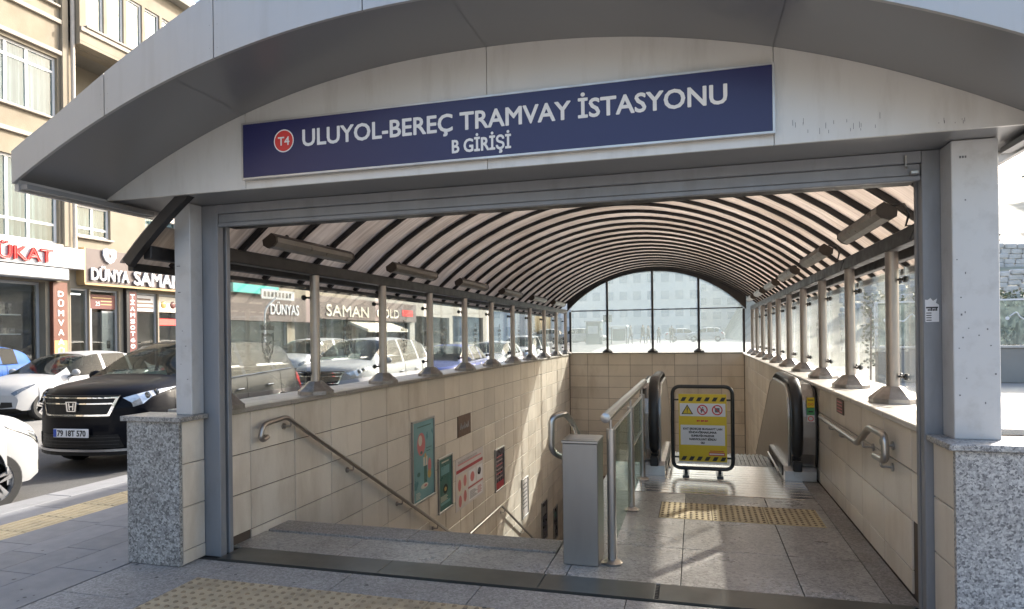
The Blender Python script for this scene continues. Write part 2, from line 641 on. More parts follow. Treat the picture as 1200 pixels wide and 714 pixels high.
# near pavement: base sheet, kerb stones, slabs and guide strip one by one
pave = struct(MB().box(-6.41, -3.935, -40, 8.6, -.139, -.012).box(-6.41, -3.96, 8.6, 30, -.139, -.002).build('pavement', MT['joint']))
MB().quad((-6.22, 8.6, 0.001), (-3.97, 8.6, 0.001), (-3.97, 30, .001), (-6.22, 30, .001)).build('paving_sheet', MT['basalt_sheet'], pave)
MB().quad((-6.22, -40, -.008), (-3.94, -40, -.008), (-3.94, 1.9, -.008), (-6.22, 1.9, -.008)).build('paving_sheet', MT['basalt_sheet'], pave)
kerb_me = MB().cbox(-6.56, -6.225, .003, .997, -.139, 0, .008).mesh('kerb_stone', MT['kerb'])
for k in range(-4, 30):
    piece(kerb_me, 'kerb_stone', pave, (0, k + .3, 0))
_slab = {}


def slab(parent, name, x0, x1, y0, y1, mat, z=0., h=.011, g=.003, c=.002):
    k = (name, round(x1 - x0, 3), round(y1 - y0, 3), mat, h)
    if k not in _slab:
        _slab[k] = MB().cbox(g, x1 - x0 - g, g, y1 - y0 - g, -h, 0, c).mesh(name, MT[mat])
    return piece(_slab[k], name, parent, (x0, y0, z))


rows = [(-6.22, -5.86, .0), (-5.42, -5.06, .2), (-5.06, -4.72, .47), (-4.72, -4.39, .06), (-4.39, -3.94, .35)]
for ri, (a, b, off) in enumerate(rows):
    y = 1.9
    L = (.75, .62, .72, .52, .68)[ri]
    first = off if off > .15 else L
    slab(pave, 'paving_slab', a, b, y, y + first, 'basalt')
    y += first
    while y < 8.5:
        e = min(y + L, 8.6)
        slab(pave, 'paving_slab', a, b, y, e, 'basalt')
        y = e
MT['pink'] = granite('pink granite slab', (.16, .11, .10), (.34, .24, .21), (.48, .38, .34), 55, .6)
slab(pave, 'inlay_slab', -4.72, -4.39, 2.62, 3.14, 'pink', z=.003)
guide = MB()
guide.cbox(.003, .437, .003, .437, -.011, 0, .003)
for q in range(5):
    x = .05 + q * .085
    guide.cbox(x - .016, x + .016, .012, .428, -.001, .0045, .002)
guide_me = guide.mesh('guide_tile', MT['tac_yellow'])
for k in range(15):
    piece(guide_me, 'guide_tile', pave, (-5.86, 2.0 + k * .44, 0))

# forecourt slabs in front of the entrance
fore = struct(MB().box(-3.93, 4.5, -6, 4.0, -.139, -.012).build('forecourt', MT['joint']))
MB().quad((-3.925, -6, -.006), (4.5, -6, -.006), (4.5, 2.2, -.006), (-3.925, 2.2, -.006)).build('paving_sheet', MT['pave'], fore)
tac_me = MB().cbox(.002, .418, .002, .418, -.011, 0, .003)
tac_st = MB()
for i in range(6):
    for j in range(6):
        tac_st.lathe([(.016, -.001), (.014, .004), (.010, .0065)], (.035 + i * .07, .035 + j * .07, 0), seg=8)
tac_me = tac_me.mesh('tactile_tile', MT['tac_tan'])
tac_st = tac_st.mesh('studs', MT['stud_tan'])
for k in range(5):
    for yy in (3.27, 2.85):
        t = piece(tac_me, 'tactile_tile', fore, (-3.25 + k * .42, yy, 0))
        piece(tac_st, 'studs', t, (-3.25 + k * .42, yy, .0005))
slab(fore, 'paving_slab', -3.93, -3.25, 2.2, 2.85, 'pave')
slab(fore, 'paving_slab', -3.93, -3.25, 2.85, 3.27, 'pave')
slab(fore, 'paving_slab', -3.93, -3.25, 3.27, 3.69, 'pave')
x = -3.25
while x < 4.4:
    e = min(x + .84, 4.5)
    slab(fore, 'paving_slab', x, e, 2.2, 2.85, 'pave')
    if x > -1.2:
        slab(fore, 'paving_slab', x, e, 2.85, 3.69, 'pave')
    x = e
slab(fore, 'paving_slab', -1.15, -.73, 2.85, 3.69, 'pave')
x = -3.93
for w in (.75, .92, .92, .92, .92, .92, .92, .92, .92, .92):
    if x >= 4.4:
        break
    slab(fore, 'paving_slab', x, min(x + w, 4.5), 3.69, 4.0, 'pave')
    x += w

m = MB()
for k in range(90):
    x, y, r = random.uniform(-5.0, 2.5), random.uniform(2.3, 3.95), random.uniform(.006, .018)
    m.poly([(x + r * math.cos(q * PI / 4) * random.uniform(.7, 1.1), y + r * math.sin(q * PI / 4) * random.uniform(.7, 1.1), .0012) for q in range(8)])
o = m.build('gum_spot', M('old gum', (.09, .085, .08), .8), fore)
o['kind'] = 'stuff'
# landing and stair head floor
land = struct(MB().box(-3.95, XR, 4.0, 4.98, -.30, -.012).box(-1.0, XR, 4.98, 8.35, -.30, -.012).build('landing_floor', MT['joint']))
# steel shutter track in plates
for (a, b) in ((-3.37, -2.1), (-2.098, -.985), (-.98, -.26), (-.235, 1.2)):
    MB().cbox(a, b, 4.03, 4.29, -.011, .006, .003).build('track_plate', MT['strip'], land)
MB().box(-3.37, 1.2, 4.02, 4.03, -.011, .009).build('track_edge', MT['strip'], land)
mm = MB()
for i in range(9):
    mm.box(-.258, -.238, 4.05 + i * .025, 4.062 + i * .025, .004, .0075)
mm.build('track_comb', MT['black'], land)
# stair side
for (a, b) in ((-3.47, -2.55), (-2.55, -1.75), (-1.75, -1.0)):
    slab(land, 'floor_slab', a, b, 4.30, 4.72, 'floor')
for (a, b) in ((-3.45, -2.2), (-2.2, -1.0)):
    MB().cbox(a + .003, b - .003, 4.723, 5.005, -.03, .012, .004).build('stair_edge_slab', MT['nosing'], land)
# landing side
for (y0, y1) in ((4.30, 5.05), (5.05, 5.86)):
    for (a, b) in ((-1.0, -.85), (-.85, -.11), (-.11, .62), (.62, 1.09), (1.09, 1.247)):
        slab(land, 'floor_slab', a, b, y0, y1, 'nosing' if a > 1 else 'floor')
for (a, b) in ((-1.0, -.33), (1.02, 1.09)):
    slab(land, 'floor_slab', a, b, 5.86, 6.42, 'floor')
slab(land, 'floor_slab', 1.09, 1.247, 5.86, 6.42, 'nosing')
for (y0, y1) in ((6.42, 6.78),):
    for (a, b) in ((-1.0, -.11), (-.11, .62), (.62, 1.09)):
        slab(land, 'floor_slab', a, b, y0, y1, 'floor')
slab(land, 'floor_slab', 1.09, 1.247, 6.42, 7.6, 'nosing')
slab(land, 'floor_slab', -1.0, -.62, 6.78, 8.35, 'floor')
ty = MB().cbox(.002, .448, .002, .558, -.011, 0.001, .003).mesh('tactile_tile', MT['tac_yellow'])
stud = MB()
for i in range(9):
    for j in range(9):
        stud.lathe([(.013, 0), (.012, .004), (.008, .006)], (.03 + i * .049, .035 + j * .061, 0), seg=6)
stud = stud.mesh('stud', MT['stud_dark'])
for k in range(3):
    t = piece(ty, 'tactile_tile', land, (-.33 + .45 * k, 5.86, 0.001))
    piece(stud, 'studs', t, (-.33 + .45 * k, 5.86, .002))

# stairs down, mid landing and the hall floor below
stairs = struct(MB().box(-3.47, -1.0, 9.33, 11.3, -2.60, -2.40).box(-3.47, XR, 14.5, YE, -4.5, -4.0).build('staircase', MT['floor']))
for k in range(15):
    z = -.16 * (k + 1)
    if k < 14:
        MB().cbox(-3.465, -1.003, 4.99 + .29 * k, 5.30 + .29 * k, z - .17, z, .004).build('step', MT['floor'], stairs)
for k in range(10):
    z = -2.40 - .16 * (k + 1)
    MB().cbox(-3.465, -1.003, 11.28 + .32 * k, 11.62 + .32 * k, z - .17, z, .004).build('step', MT['floor'], stairs)

# ================================================================== TILED WALLS
TW, TH = .608, .3135


def tile_mesh(name, w, h, axis, t=.012, c=.003):
    """tile with chamfered face; axis 0: faces +X, 1: faces -Y, 2: faces -X. Lower corner at origin"""
    g = .0038
    pts_o = [(g, g), (w - g, g), (w - g, h - g), (g, h - g)]
    pts_i = [(g + c, g + c), (w - g - c, g + c), (w - g - c, h - g - c), (g + c, h - g - c)]

    def P(p, d):
        return [(d, p[0], p[1]), (p[0], -d, p[1]), (-d, p[0], p[1])][axis]
    mb = MB()
    mb.v = [P(p, 0) for p in pts_o] + [P(p, t - c) for p in pts_o] + [P(p, t) for p in pts_i]
    for a in (0, 4):
        for i in range(4):
            j = (i + 1) % 4
            mb.f.append((a + i, a + j, a + 4 + j, a + 4 + i))
            mb.mi.append(0)
    mb.f.append((8, 9, 10, 11))
    mb.mi.append(0)
    bm = bmesh.new()
    me = mb.mesh(name, MT['tile'])
    bm.from_mesh(me)
    bmesh.ops.recalc_face_normals(bm, faces=bm.faces[:])
    bm.to_mesh(me)
    bm.free()
    return me


_tm = {}


def tile(parent, u, z, w, h, axis, plane):
    k = (round(w, 3), round(h, 3), axis)
    if k not in _tm:
        _tm[k] = tile_mesh('tile', w, h, axis)
    j = random.uniform(-.0012, .0012)
    loc = [(plane - .012 + j, u, z), (u, plane + .012 + j, z), (plane + .012 + j, u, z)][axis]
    return piece(_tm[k], 'tile', parent, loc)


# left wall
wl = thing('tiled_wall', 'long cream tiled wall descending beside the stairs on the left', 'wall', (-3.7, 11, -4.5))
MB().box(-3.95, XL - .012, 4.215, YE + .4, -4.5, 1.018).build('core', MT['grout'], wl)
for k in range(16):
    y0 = 4.205 if k == 0 else 4.10 + .955 * k
    y1 = min(4.10 + .955 * (k + 1), YE + .4)
    MB().cbox(-3.97, -3.44, y0 + .001, y1 - .002, 1.018, 1.058, .006).build('coping_stone', MT['coping'], wl)
cols = [4.20] + [4.54 + TW * k for k in range(24)]
for i in range(len(cols) - 1):
    y0, y1 = cols[i], min(cols[i + 1], YE - .001)
    if y1 - y0 < .05:
        continue
    zt = 1.016
    zb = .69
    r = 0
    while True:
        if zt < 1.45 - .345 * y1 or zb < -4.3:
            break
        if r == 2 and i == 0:
            pass
        if r == 3 and y1 < 5.0:
            if i == 0:
                break
            tile(wl, y0, .0, y1 - y0, zt - .0, 0, XL)
            break
        tile(wl, y0, zb, y1 - y0, zt - zb, 0, XL)
        zt = zb
        zb -= TH
        r += 1
# right wall
wr = thing('tiled_wall', 'cream tiled wall with pale ledge running along the escalator side on the right', 'wall', (1.5, 11, -4.5))
MB().box(XR + .012, 1.85, 4.215, YE + .4, -4.5, 1.018).build('core', MT['grout'], wr)
for k in range(16):
    y0 = 4.205 if k == 0 else 4.0 + .96 * k
    y1 = min(4.0 + .96 * (k + 1), YE + .4)
    MB().cbox(1.215, 1.87, y0 + .001, y1 - .002, 1.018, 1.055, .006).build('coping_stone', MT['coping_r'], wr)
cols = [4.20] + [4.485 + .61 * k for k in range(24)]
for i in range(len(cols) - 1):
    y0, y1 = cols[i], min(cols[i + 1], YE - .001)
    if y1 - y0 < .05:
        continue
    zt, zb = 1.016, .755
    while True:
        if y1 < 8.4 and zb < 0:
            tile(wr, y0, .001, y1 - y0, zt - .001, 2, XR)
            break
        if zb < -2.2 or zt < 1.9 - .3 * y1:
            break
        tile(wr, y0, zb, y1 - y0, zt - zb, 2, XR)
        zt = zb
        zb -= .304
# end wall
we = thing('tiled_wall', 'brown cream tiled end wall below the arched window', 'wall', (-1.1, YE + .2, -4.5))
MB().box(XL - .01, XR + .01, YE + .012, YE + .4, -4.5, 1.06).build('core', MT['grout'], we)
MB().cbox(XL + .03, XR - .04, YE - .03, YE + .42, 1.06, 1.095, .006).build('coping_stone', MT['coping_r'], we)
xs_ = [XL + .012, -2.95, -2.36, -1.76, -1.16, -.56, .05, .66, XR - .012]
for i in range(8):
    for r in range(11):
        zt = 1.06 - .313 * r
        tile(we, xs_[i], zt - .313, xs_[i + 1] - xs_[i], .313, 1, YE)
# divider between stairs and escalator
dv = thing('divider_wall', 'low dark divider wall under the escalator beside the stairs', 'wall', (-.8, 10, -4.4))
MB().prism([(5.06, -4.4), (5.06, -.32), (8.6, -.32), (9.4, -.45), (15.4, -4.0), (15.4, -4.4)], 0, -.995, -.68).build('wall_body', MT['coping'], dv)

# ================================================================== GRANITE PIERS AND POSTS
pl = thing('granite_pier', 'grey speckled granite pier with cream tiled flank beside the pavement', 'pier', (-3.72, 4.0, 0))
MB().cbox(-3.95, -3.502, 3.81, 3.84, .004, 1.02, .002).build('granite_slab', MT['granite'], pl)
MB().box(-3.945, -3.515, 3.84, 4.21, .0, 1.019).build('core', MT['coping'], pl)
MB().cbox(-3.975, -3.955 + .005, 3.83, 4.21, .004, 1.02, .002).build('granite_slab', MT['granite'], pl)
MB().cbox(-3.99, -3.465, 3.785, 4.063, 1.021, 1.056, .004).build('cap_stone', MT['granite_cap'], pl)
for (z0, z1) in ((.004, .10), (.10, .41), (.41, .715), (.715, 1.019)):
    tile(pl, 3.842, z0, 4.064 - 3.842, z1 - z0, 0, -3.503)
pr = thing('granite_pier', 'pale polished granite pier at the right edge of the entrance', 'pier', (1.8, 3.95, 0))
MB().cbox(1.238, 3.4, 3.74, 3.77, .004, 1.0, .002).build('granite_slab', MT['granite_r'], pr)
MB().box(1.25, 3.38, 3.77, 4.2, 0, .999).build('core', MT['coping'], pr)
MB().cbox(1.205, 3.44, 3.715, 4.063, 1.004, 1.036, .004).build('cap_stone', MT['granite_r'], pr)
MB().cbox(1.88, 3.44, 4.067, 6.5, 1.004, 1.036, .004).build('cap_stone', MT['granite_r'], pr)
MB().box(1.88, 3.4, 4.21, 6.45, 0, 1.0).build('core', MT['concrete'], pr)
for (z0, z1) in ((.004, .40), (.40, .70), (.70, .999)):
    tile(pr, 3.772, z0, 4.063 - 3.772, z1 - z0, 2, 1.240)

cpl = thing('portal_post', 'narrow white steel post standing on the left granite pier', 'post', (-3.57, 4.0, 1.056))
MB().cbox(-3.64, -3.502, 3.94, 4.062, 1.056, 2.584, .004).build('column', MT['clad_post'], cpl)
mm = MB()
for k, (dx, z, w) in enumerate([(0.03, 1.94, .022), (.085, 1.55, .012), (.02, 2.13, .03), (.06, 1.66, .008), (.1, 1.31, .01), (.045, 1.42, .006)]):
    mm.box(-3.64 + dx, -3.64 + dx + w, 3.9385, 3.9395, z, z + .006)
mm.build('scuff', MT['grey_print'], cpl)['kind'] = 'stuff'
cpr = thing('portal_post', 'broad white steel post with chipped paint on the right granite pier', 'post', (1.4, 4.0, 1.036))
MB().cbox(1.288, 1.50, 3.90, 4.062, 1.036, 2.584, .004).build('column', MT['clad_post'], cpr)
mm = MB()
for k in range(16):
    x, z = 1.30 + random.random() * .18, 1.1 + random.random() * 1.3
    mm.box(x, x + random.uniform(.004, .008), 3.8985, 3.8995, z, z + random.uniform(.005, .012))
for k in range(3):
    mm.box(1.325 + k * .012, 1.333 + k * .012, 3.8985, 3.8995, 2.49, 2.502)
mm.build('paint_chip', MT['grey_print'], cpr)['kind'] = 'stuff'

# ================================================================== ENTRANCE PORTAL (arched canopy, sign board, shutter box)
PCX = -1.18


def arc_in(x):
    return 3.295 - .73 * (abs(x - PCX) / 2.84) ** 2.2


def arc_out(x):
    return max(arc_in(x) + .2, 3.85 - .2003 * abs(x - PCX) ** 1.65)


def lin(a, b, n):
    return [a + (b - a) * i / n for i in range(n + 1)]


PY0, PY1, PY2 = 3.05, 3.70, 4.06
portal = thing('entrance_canopy', 'arched grey metal canopy over the station entrance', 'canopy', (PCX, 3.7, 2.52))
seams = [-4.02, -3.30, -2.54, -1.63, -.73, .18, 1.66]
for a, b in zip(seams, seams[1:]):
    m = MB()
    X = lin(a + .003, b - .003, 14)
    for p, q in zip(X, X[1:]):
        for (yy0, yy1) in ((PY0, PY0 + .02),):
            pi_, qi_, po_, qo_ = arc_in(p), arc_in(q), arc_out(p), arc_out(q)
            m.quad((p, yy0, pi_), (q, yy0, qi_), (q, yy0, qo_), (p, yy0, po_))
            m.quad((p, yy1, pi_), (p, yy1, po_), (q, yy1, qo_), (q, yy1, qi_))
            m.quad((p, yy0, pi_), (p, yy1, pi_), (q, yy1, qi_), (q, yy0, qi_))
            m.quad((p, yy0, po_), (q, yy0, qo_), (q, yy1, qo_), (p, yy1, po_))
    for p in (X[0], X[-1]):
        m.quad((p, PY0, arc_in(p)), (p, PY0, arc_out(p)), (p, PY0 + .02, arc_out(p)), (p, PY0 + .02, arc_in(p)))
    m.build('fascia_panel', MT['clad'], portal)
# dark seam strip behind the fascia joints, soffit, top shell, tympanum
m = MB()
for s_ in seams[1:-1]:
    m.quad((s_ - .01, PY0 + .012, arc_in(s_) + .01), (s_ + .01, PY0 + .012, arc_in(s_) + .01), (s_ + .01, PY0 + .012, arc_out(s_) - .01), (s_ - .01, PY0 + .012, arc_out(s_) - .01))
m.build('joint_seal', MT['seam'], portal)['kind'] = 'stuff'
m = MB()
for s_ in seams[1:-1]:
    for dx in (-.025, .025):
        for q in (.15, .5, .85):
            z = arc_in(s_) + (arc_out(s_) - arc_in(s_)) * q
            m.lathe([(.0032, -.001), (.002, -.002)], (s_ + dx, PY0 + .002, z), axis=1, seg=8)
m.build('rivet', MT['seam'], portal)['kind'] = 'stuff'
sseam = [-4.0, -2.84, -1.17, .41, 1.64]
for a, b in zip(sseam, sseam[1:]):
    m = MB()
    X = lin(a + .0015, b - .0015, 24)
    for p, q in zip(X, X[1:]):
        for dz, fl in ((.012, 0), (.03, 1)):
            A, B, C_, D_ = (p, PY0 + .022, arc_in(p) + dz), (q, PY0 + .022, arc_in(q) + dz), (q, PY1 + .05, arc_in(q) + dz), (p, PY1 + .05, arc_in(p) + dz)
            m.quad(*((A, D_, C_, B) if not fl else (A, B, C_, D_)))
    m.build('soffit_panel', MT['soffit'], portal, smooth=True)
m = MB()
X = lin(-4.02, 1.66, 60)
for p, q in zip(X, X[1:]):
    m.quad((p, PY0 + .021, arc_out(p)), (q, PY0 + .021, arc_out(q)), (q, 4.45, arc_out(q)), (p, 4.45, arc_out(p)))
    m.quad((p, 4.45, arc_in(p) + .05), (p, 4.45, arc_out(p)), (q, 4.45, arc_out(q)), (q, 4.45, arc_in(q) + .05))
m.build('top_sheet', MT['clad'], portal, smooth=True)
for x0, x1 in ((-4.02, -3.99), (1.63, 1.66)):
    MB().box(x0, x1, PY0 + .022, 4.45, 2.525, 2.76).build('side_cheek', MT['clad'], portal)
MB().box(-3.989, -3.93, PY0 + .03, 4.06, 2.535, 2.565).build('edge_trim', MT['soffit'], portal)
MB().box(1.57, 1.629, PY0 + .03, 4.06, 2.535, 2.565).build('edge_trim', MT['soffit'], portal)
for a, b in zip(sseam, sseam[1:]):
    m = MB()
    X = lin(a + .002, b - .002, 20)
    for p, q in zip(X, X[1:]):
        zp, zq = max(2.59, arc_in(p) + .011), max(2.59, arc_in(q) + .011)
        m.quad((p, PY1, 2.586), (q, PY1, 2.586), (q, PY1, zq), (p, PY1, zp))
        m.quad((p, PY1 + .02, 2.586), (p, PY1 + .02, zp), (q, PY1 + .02, zq), (q, PY1 + .02, 2.586))
        m.quad((p, PY1, 2.586), (p, PY1 + .02, 2.586), (q, PY1 + .02, 2.586), (q, PY1, 2.586))
    for p in (X[0], X[-1]):
        zp = max(2.59, arc_in(p))
        m.quad((p, PY1, 2.586), (p, PY1, zp), (p, PY1 + .02, zp), (p, PY1 + .02, 2.586))
    m.build('tympanum_panel', MT['tymp'], portal)
MB().box(-3.95, 1.6, PY1 + .012, PY1 + .018, 2.6, 2.9).build('joint_seal', MT['seam'], portal)
MB().box(-3.985, 1.625, PY1 + .021, 4.30, 2.587, 2.64).build('header_soffit', MT['soffit'], portal)
# drip marks under the sign
m = MB()
for k in range(18):
    x, z = random.uniform(.5, .95), random.uniform(2.62, 2.69)
    m.box(x, x + .002, PY1 - .0012, PY1 - .0004, z, z + random.uniform(.01, .035))
for k in range(8):
    x, z = random.uniform(.95, 1.3), random.uniform(2.61, 2.64)
    m.box(x, x + .002, PY1 - .0012, PY1 - .0004, z, z + random.uniform(.005, .02))
m.build('drip_mark', MT['grey_print'], portal)['kind'] = 'stuff'
# shutter box and guides
MB().cbox(-3.371, 1.199, PY2, 4.28, 2.52, 2.586, .004).build('shutter_box', MT['steel_grey'], portal)
MB().cbox(-3.371, 1.199, PY2 + .02, 4.27, 2.455, 2.519, .004).build('shutter_lip', MT['steel_grey'], portal)
MB().cbox(-3.371, 1.199, PY2 + .012, PY2 + .05, 2.425, 2.454, .004).build('shutter_bar', MT['steel_grey'], portal)
MB().box(-3.36, 1.19, PY2 + .052, 4.26, 2.435, 2.454).build('shutter_slot', MT['dark_steel'], portal)
for x0, x1, sx in ((-3.55, -3.372, -3.39), (1.2, 1.36, 1.2)):
    g = MB()
    g.cbox(x0, x1, 4.066, 4.13, .0, 2.586, .004)
    g.cbox(x0, x1, 4.16, 4.205, .0, 2.586, .004)
    g.box(x0 + .03, x1 - .03, 4.13, 4.16, 0, 2.58)
    g.build('shutter_guide', MT['steel_grey'], portal)
MB().tube([(1.12, 4.05, 2.56), (1.12, 4.05, 2.50), (1.125, 4.045, 2.49)], .006, 6).build('latch_hook', MT['steel'], portal)
MB().cbox(1.14, 1.18, 4.035, 4.06, 2.455, 2.475, .003).build('latch_box', MT['steel'], portal)

# station name sign
SGX0, SGX1, SGZ0, SGZ1, SGY = -2.842, .412, 2.638, 3.008, 3.66
sg = thing('station_sign', 'long navy blue station name sign with white lettering under the arch', 'sign', (-1.2, 3.68, SGZ0))
MB().box(SGX0 + .012, SGX1 - .012, SGY + .004, 3.697, SGZ0 + .012, SGZ1 - .012).build('sign_face', MT['sign_blue'], sg)
for a in ((SGX0, SGX1, SGZ0, SGZ0 + .0118), (SGX0, SGX1, SGZ1 - .0118, SGZ1)):
    MB().box(a[0], a[1], SGY, 3.697, a[2], a[3]).build('frame_bar', MT['alu'], sg)
for a in ((SGX0, SGX0 + .0118), (SGX1 - .0118, SGX1)):
    MB().box(a[0], a[1], SGY, 3.697, SGZ0 + .012, SGZ1 - .012).build('frame_bar', MT['alu'], sg)
text('lettering', 'ULUYOL-BEREÇ TRAMVAY İSTASYONU', MT['sign_white'], (-2.386, SGY + .0035, 2.82), 2.56, .103, sg, extrude=.0015, bold=.022)
text('lettering', 'B GİRİŞİ', MT['sign_white'], (-1.377, SGY + .0035, 2.688), .36, .076, sg, extrude=.0015, bold=.025)
rd = MB().lathe([(.066, 0), (.066, .001)], (-2.524, SGY + .002, 2.865), axis=1, seg=32).build('line_badge', MT['sign_red'], sg)
ring_xz(-2.524, 2.865, .066, .073, SGY + .0025, 32).build('badge_ring', MT['sign_white'], rd)
text('badge_lettering', 'T4', MT['sign_white'], (-2.565, SGY + .0018, 2.837), .082, .054, rd, extrude=.0008, bold=.015)
# torn paper notice on the right guide
nt_ = thing('paper_notice', 'small torn white paper notice stuck on the right grey post', 'notice', (1.25, 4.065, 1.64))
MB().prism([(1.211, 1.648), (1.276, 1.648), (1.277, 1.74), (1.262, 1.752), (1.268, 1.775), (1.248, 1.762), (1.236, 1.778), (1.222, 1.768), (1.210, 1.77)], 1, 4.0642, 4.0655).build('sheet', MT['white_print'], nt_)
m = MB()
for k in range(4):
    m.box(1.215, 1.24, 4.0634, 4.0641, 1.655 + k * .013, 1.66 + k * .013)
m.box(1.214, 1.272, 4.0634, 4.0641, 1.722, 1.73)
for k in range(6):
    m.box(1.222 + k * .008, 1.228 + k * .008, 4.0634, 4.0641, 1.708, 1.718 + (k % 3) * .002)
m.build('print', MT['black_print'], nt_)

# ================================================================== VAULTED ROOF
VCX, VAP = -1.05, 3.45


def vz(d):
    return VAP - .145 * d * d - 2.0e-5 * d ** 8


DE = 2.86
roof = thing('vaulted_roof', 'barrel vaulted bronze roof with dark ribs over the stairs and escalator', 'roof', (VCX, 11, 2.2))
RIBY = [3.80] + [4.19 + .565 * k for k in range(26)]


def rib_path(d0=-DE, d1=DE, n=26, off=0.):
    return [(VCX + d, vz(d) + off) for d in lin(d0, d1, n)]


def arch_band(m, y0, y1, off0, off1, n=26, d=DE, d0=None):
    """solid arched band between two offsets of the vault curve"""
    P = rib_path(-d if d0 is None else d0, d if d0 is None else d0 + d, n)
    T = []
    for i, (x, z) in enumerate(P):
        a, b = P[max(0, i - 1)], P[min(n, i + 1)]
        t = Vector((b[0] - a[0], b[1] - a[1])).normalized()
        T.append(Vector((-t.y, t.x)))
    for i in range(n):
        (x, z), (x2, z2) = P[i], P[i + 1]
        A = [(x + T[i].x * o, z + T[i].y * o) for o in (off0, off1)]
        B = [(x2 + T[i + 1].x * o, z2 + T[i + 1].y * o) for o in (off0, off1)]
        m.quad((A[0][0], y0, A[0][1]), (B[0][0], y0, B[0][1]), (B[1][0], y0, B[1][1]), (A[1][0], y0, A[1][1]))
        m.quad((A[0][0], y1, A[0][1]), (A[1][0], y1, A[1][1]), (B[1][0], y1, B[1][1]), (B[0][0], y1, B[0][1]))
        m.quad((A[0][0], y0, A[0][1]), (A[0][0], y1, A[0][1]), (B[0][0], y1, B[0][1]), (B[0][0], y0, B[0][1]))
        m.quad((A[1][0], y0, A[1][1]), (B[1][0], y0, B[1][1]), (B[1][0], y1, B[1][1]), (A[1][0], y1, A[1][1]))
        if i == 0:
            m.quad((A[0][0], y0, A[0][1]), (A[1][0], y0, A[1][1]), (A[1][0], y1, A[1][1]), (A[0][0], y1, A[0][1]))
        if i == n - 1:
            m.quad((B[0][0], y0, B[0][1]), (B[0][0], y1, B[0][1]), (B[1][0], y1, B[1][1]), (B[1][0], y0, B[1][1]))
    return m


rib_me = arch_band(MB(), -.020, .020, -.046, -.003).mesh('rib', MT['dark_steel'])
for y in RIBY:
    if y < 4.0:
        # gable rib: only its feet show outside the portal, thicker section
        arch_band(MB(), y - .055, y + .0, -.075, -.003, 12, DE - 2.2, -DE).build('gable_rib', MT['dark_steel'], roof)
    elif y < 4.5:
        arch_band(MB(), y - .020, y + .020, -.046, -.003, 24, DE + 2.42, -DE).build('rib', MT['dark_steel'], roof)
    else:
        piece(rib_me, 'rib', roof, (0, y, 0))
for i, (a, b) in enumerate(zip(RIBY, RIBY[1:])):
    if i == 0:
        arch_band(MB(), a - .05, b - .001, -.0025, .007, 4, .26, -DE - .02).build('roof_panel', MT['poly'], roof)
    elif i == 1:
        arch_band(MB(), a + .001, b - .001, -.0025, .007, 24, DE + .02 + 2.42, -DE - .02).build('roof_panel', MT['poly'], roof)
    else:
        arch_band(MB(), a + .001, b - .001, -.0025, .007, d=DE + .02).build('roof_panel', MT['poly'], roof)
cap_me = arch_band(MB(), -.03, .03, .0075, .02).mesh('cap_strip', MT['dark_steel'])
for y in RIBY[2:]:
    piece(cap_me, 'cap_strip', roof, (0, y, 0))
for sx in (-1, 1):
    x = VCX + sx * (DE - .01)
    z = vz(DE)
    MB().cbox(x - .025, x + .025, 3.805 if sx < 0 else 4.78, 18.36, z - .075, z - .02, .005).build('eave_bar', MT['dark_steel'], roof)
    xb = VCX + sx * 2.50
    MB().cbox(xb - .05, xb + .05, 4.215, 18.4, 2.205, 2.315, .008).build('side_beam', MT['steel_post'] if 0 else MT['dark_steel'], roof)

MB().cbox(-3.79, -3.72, 3.81, 18.3, vz(2.705) - .155, vz(2.705) - .06, .006).build('purlin', MT['dark_steel'], roof)
MB().cbox(1.62, 1.69, 4.78, 18.3, vz(2.705) - .155, vz(2.705) - .06, .006).build('purlin', MT['dark_steel'], roof)
# posts, feet and glass panes
PYS = [4.31] + [4.19 + 1.43 * k for k in range(1, 10)] + [18.36]
foot = MB()
foot.v = []


def hexfoot(m, w0, w1, h, d0=None, d1=None):
    d0, d1 = d0 or w0, d1 or w1
    n = len(m.v)
    for (w, d, z) in ((w0, d0, 0), (w0, d0, .035), (w1, d1, h)):
        for (ax, ay) in ((-1, -.45), (-.45, -1), (.45, -1), (1, -.45), (1, .45), (.45, 1), (-.45, 1), (-1, .45)):
            m.v.append((ax * w / 2, ay * d / 2, z))
    for a in (0, 8):
        for i in range(8):
            j = (i + 1) % 8
            m.f.append((n + a + i, n + a + j, n + a + 8 + j, n + a + 8 + i))
            m.mi.append(0)
    m.f.append(tuple(n + 16 + i for i in range(8)))
    m.mi.append(0)
    return m


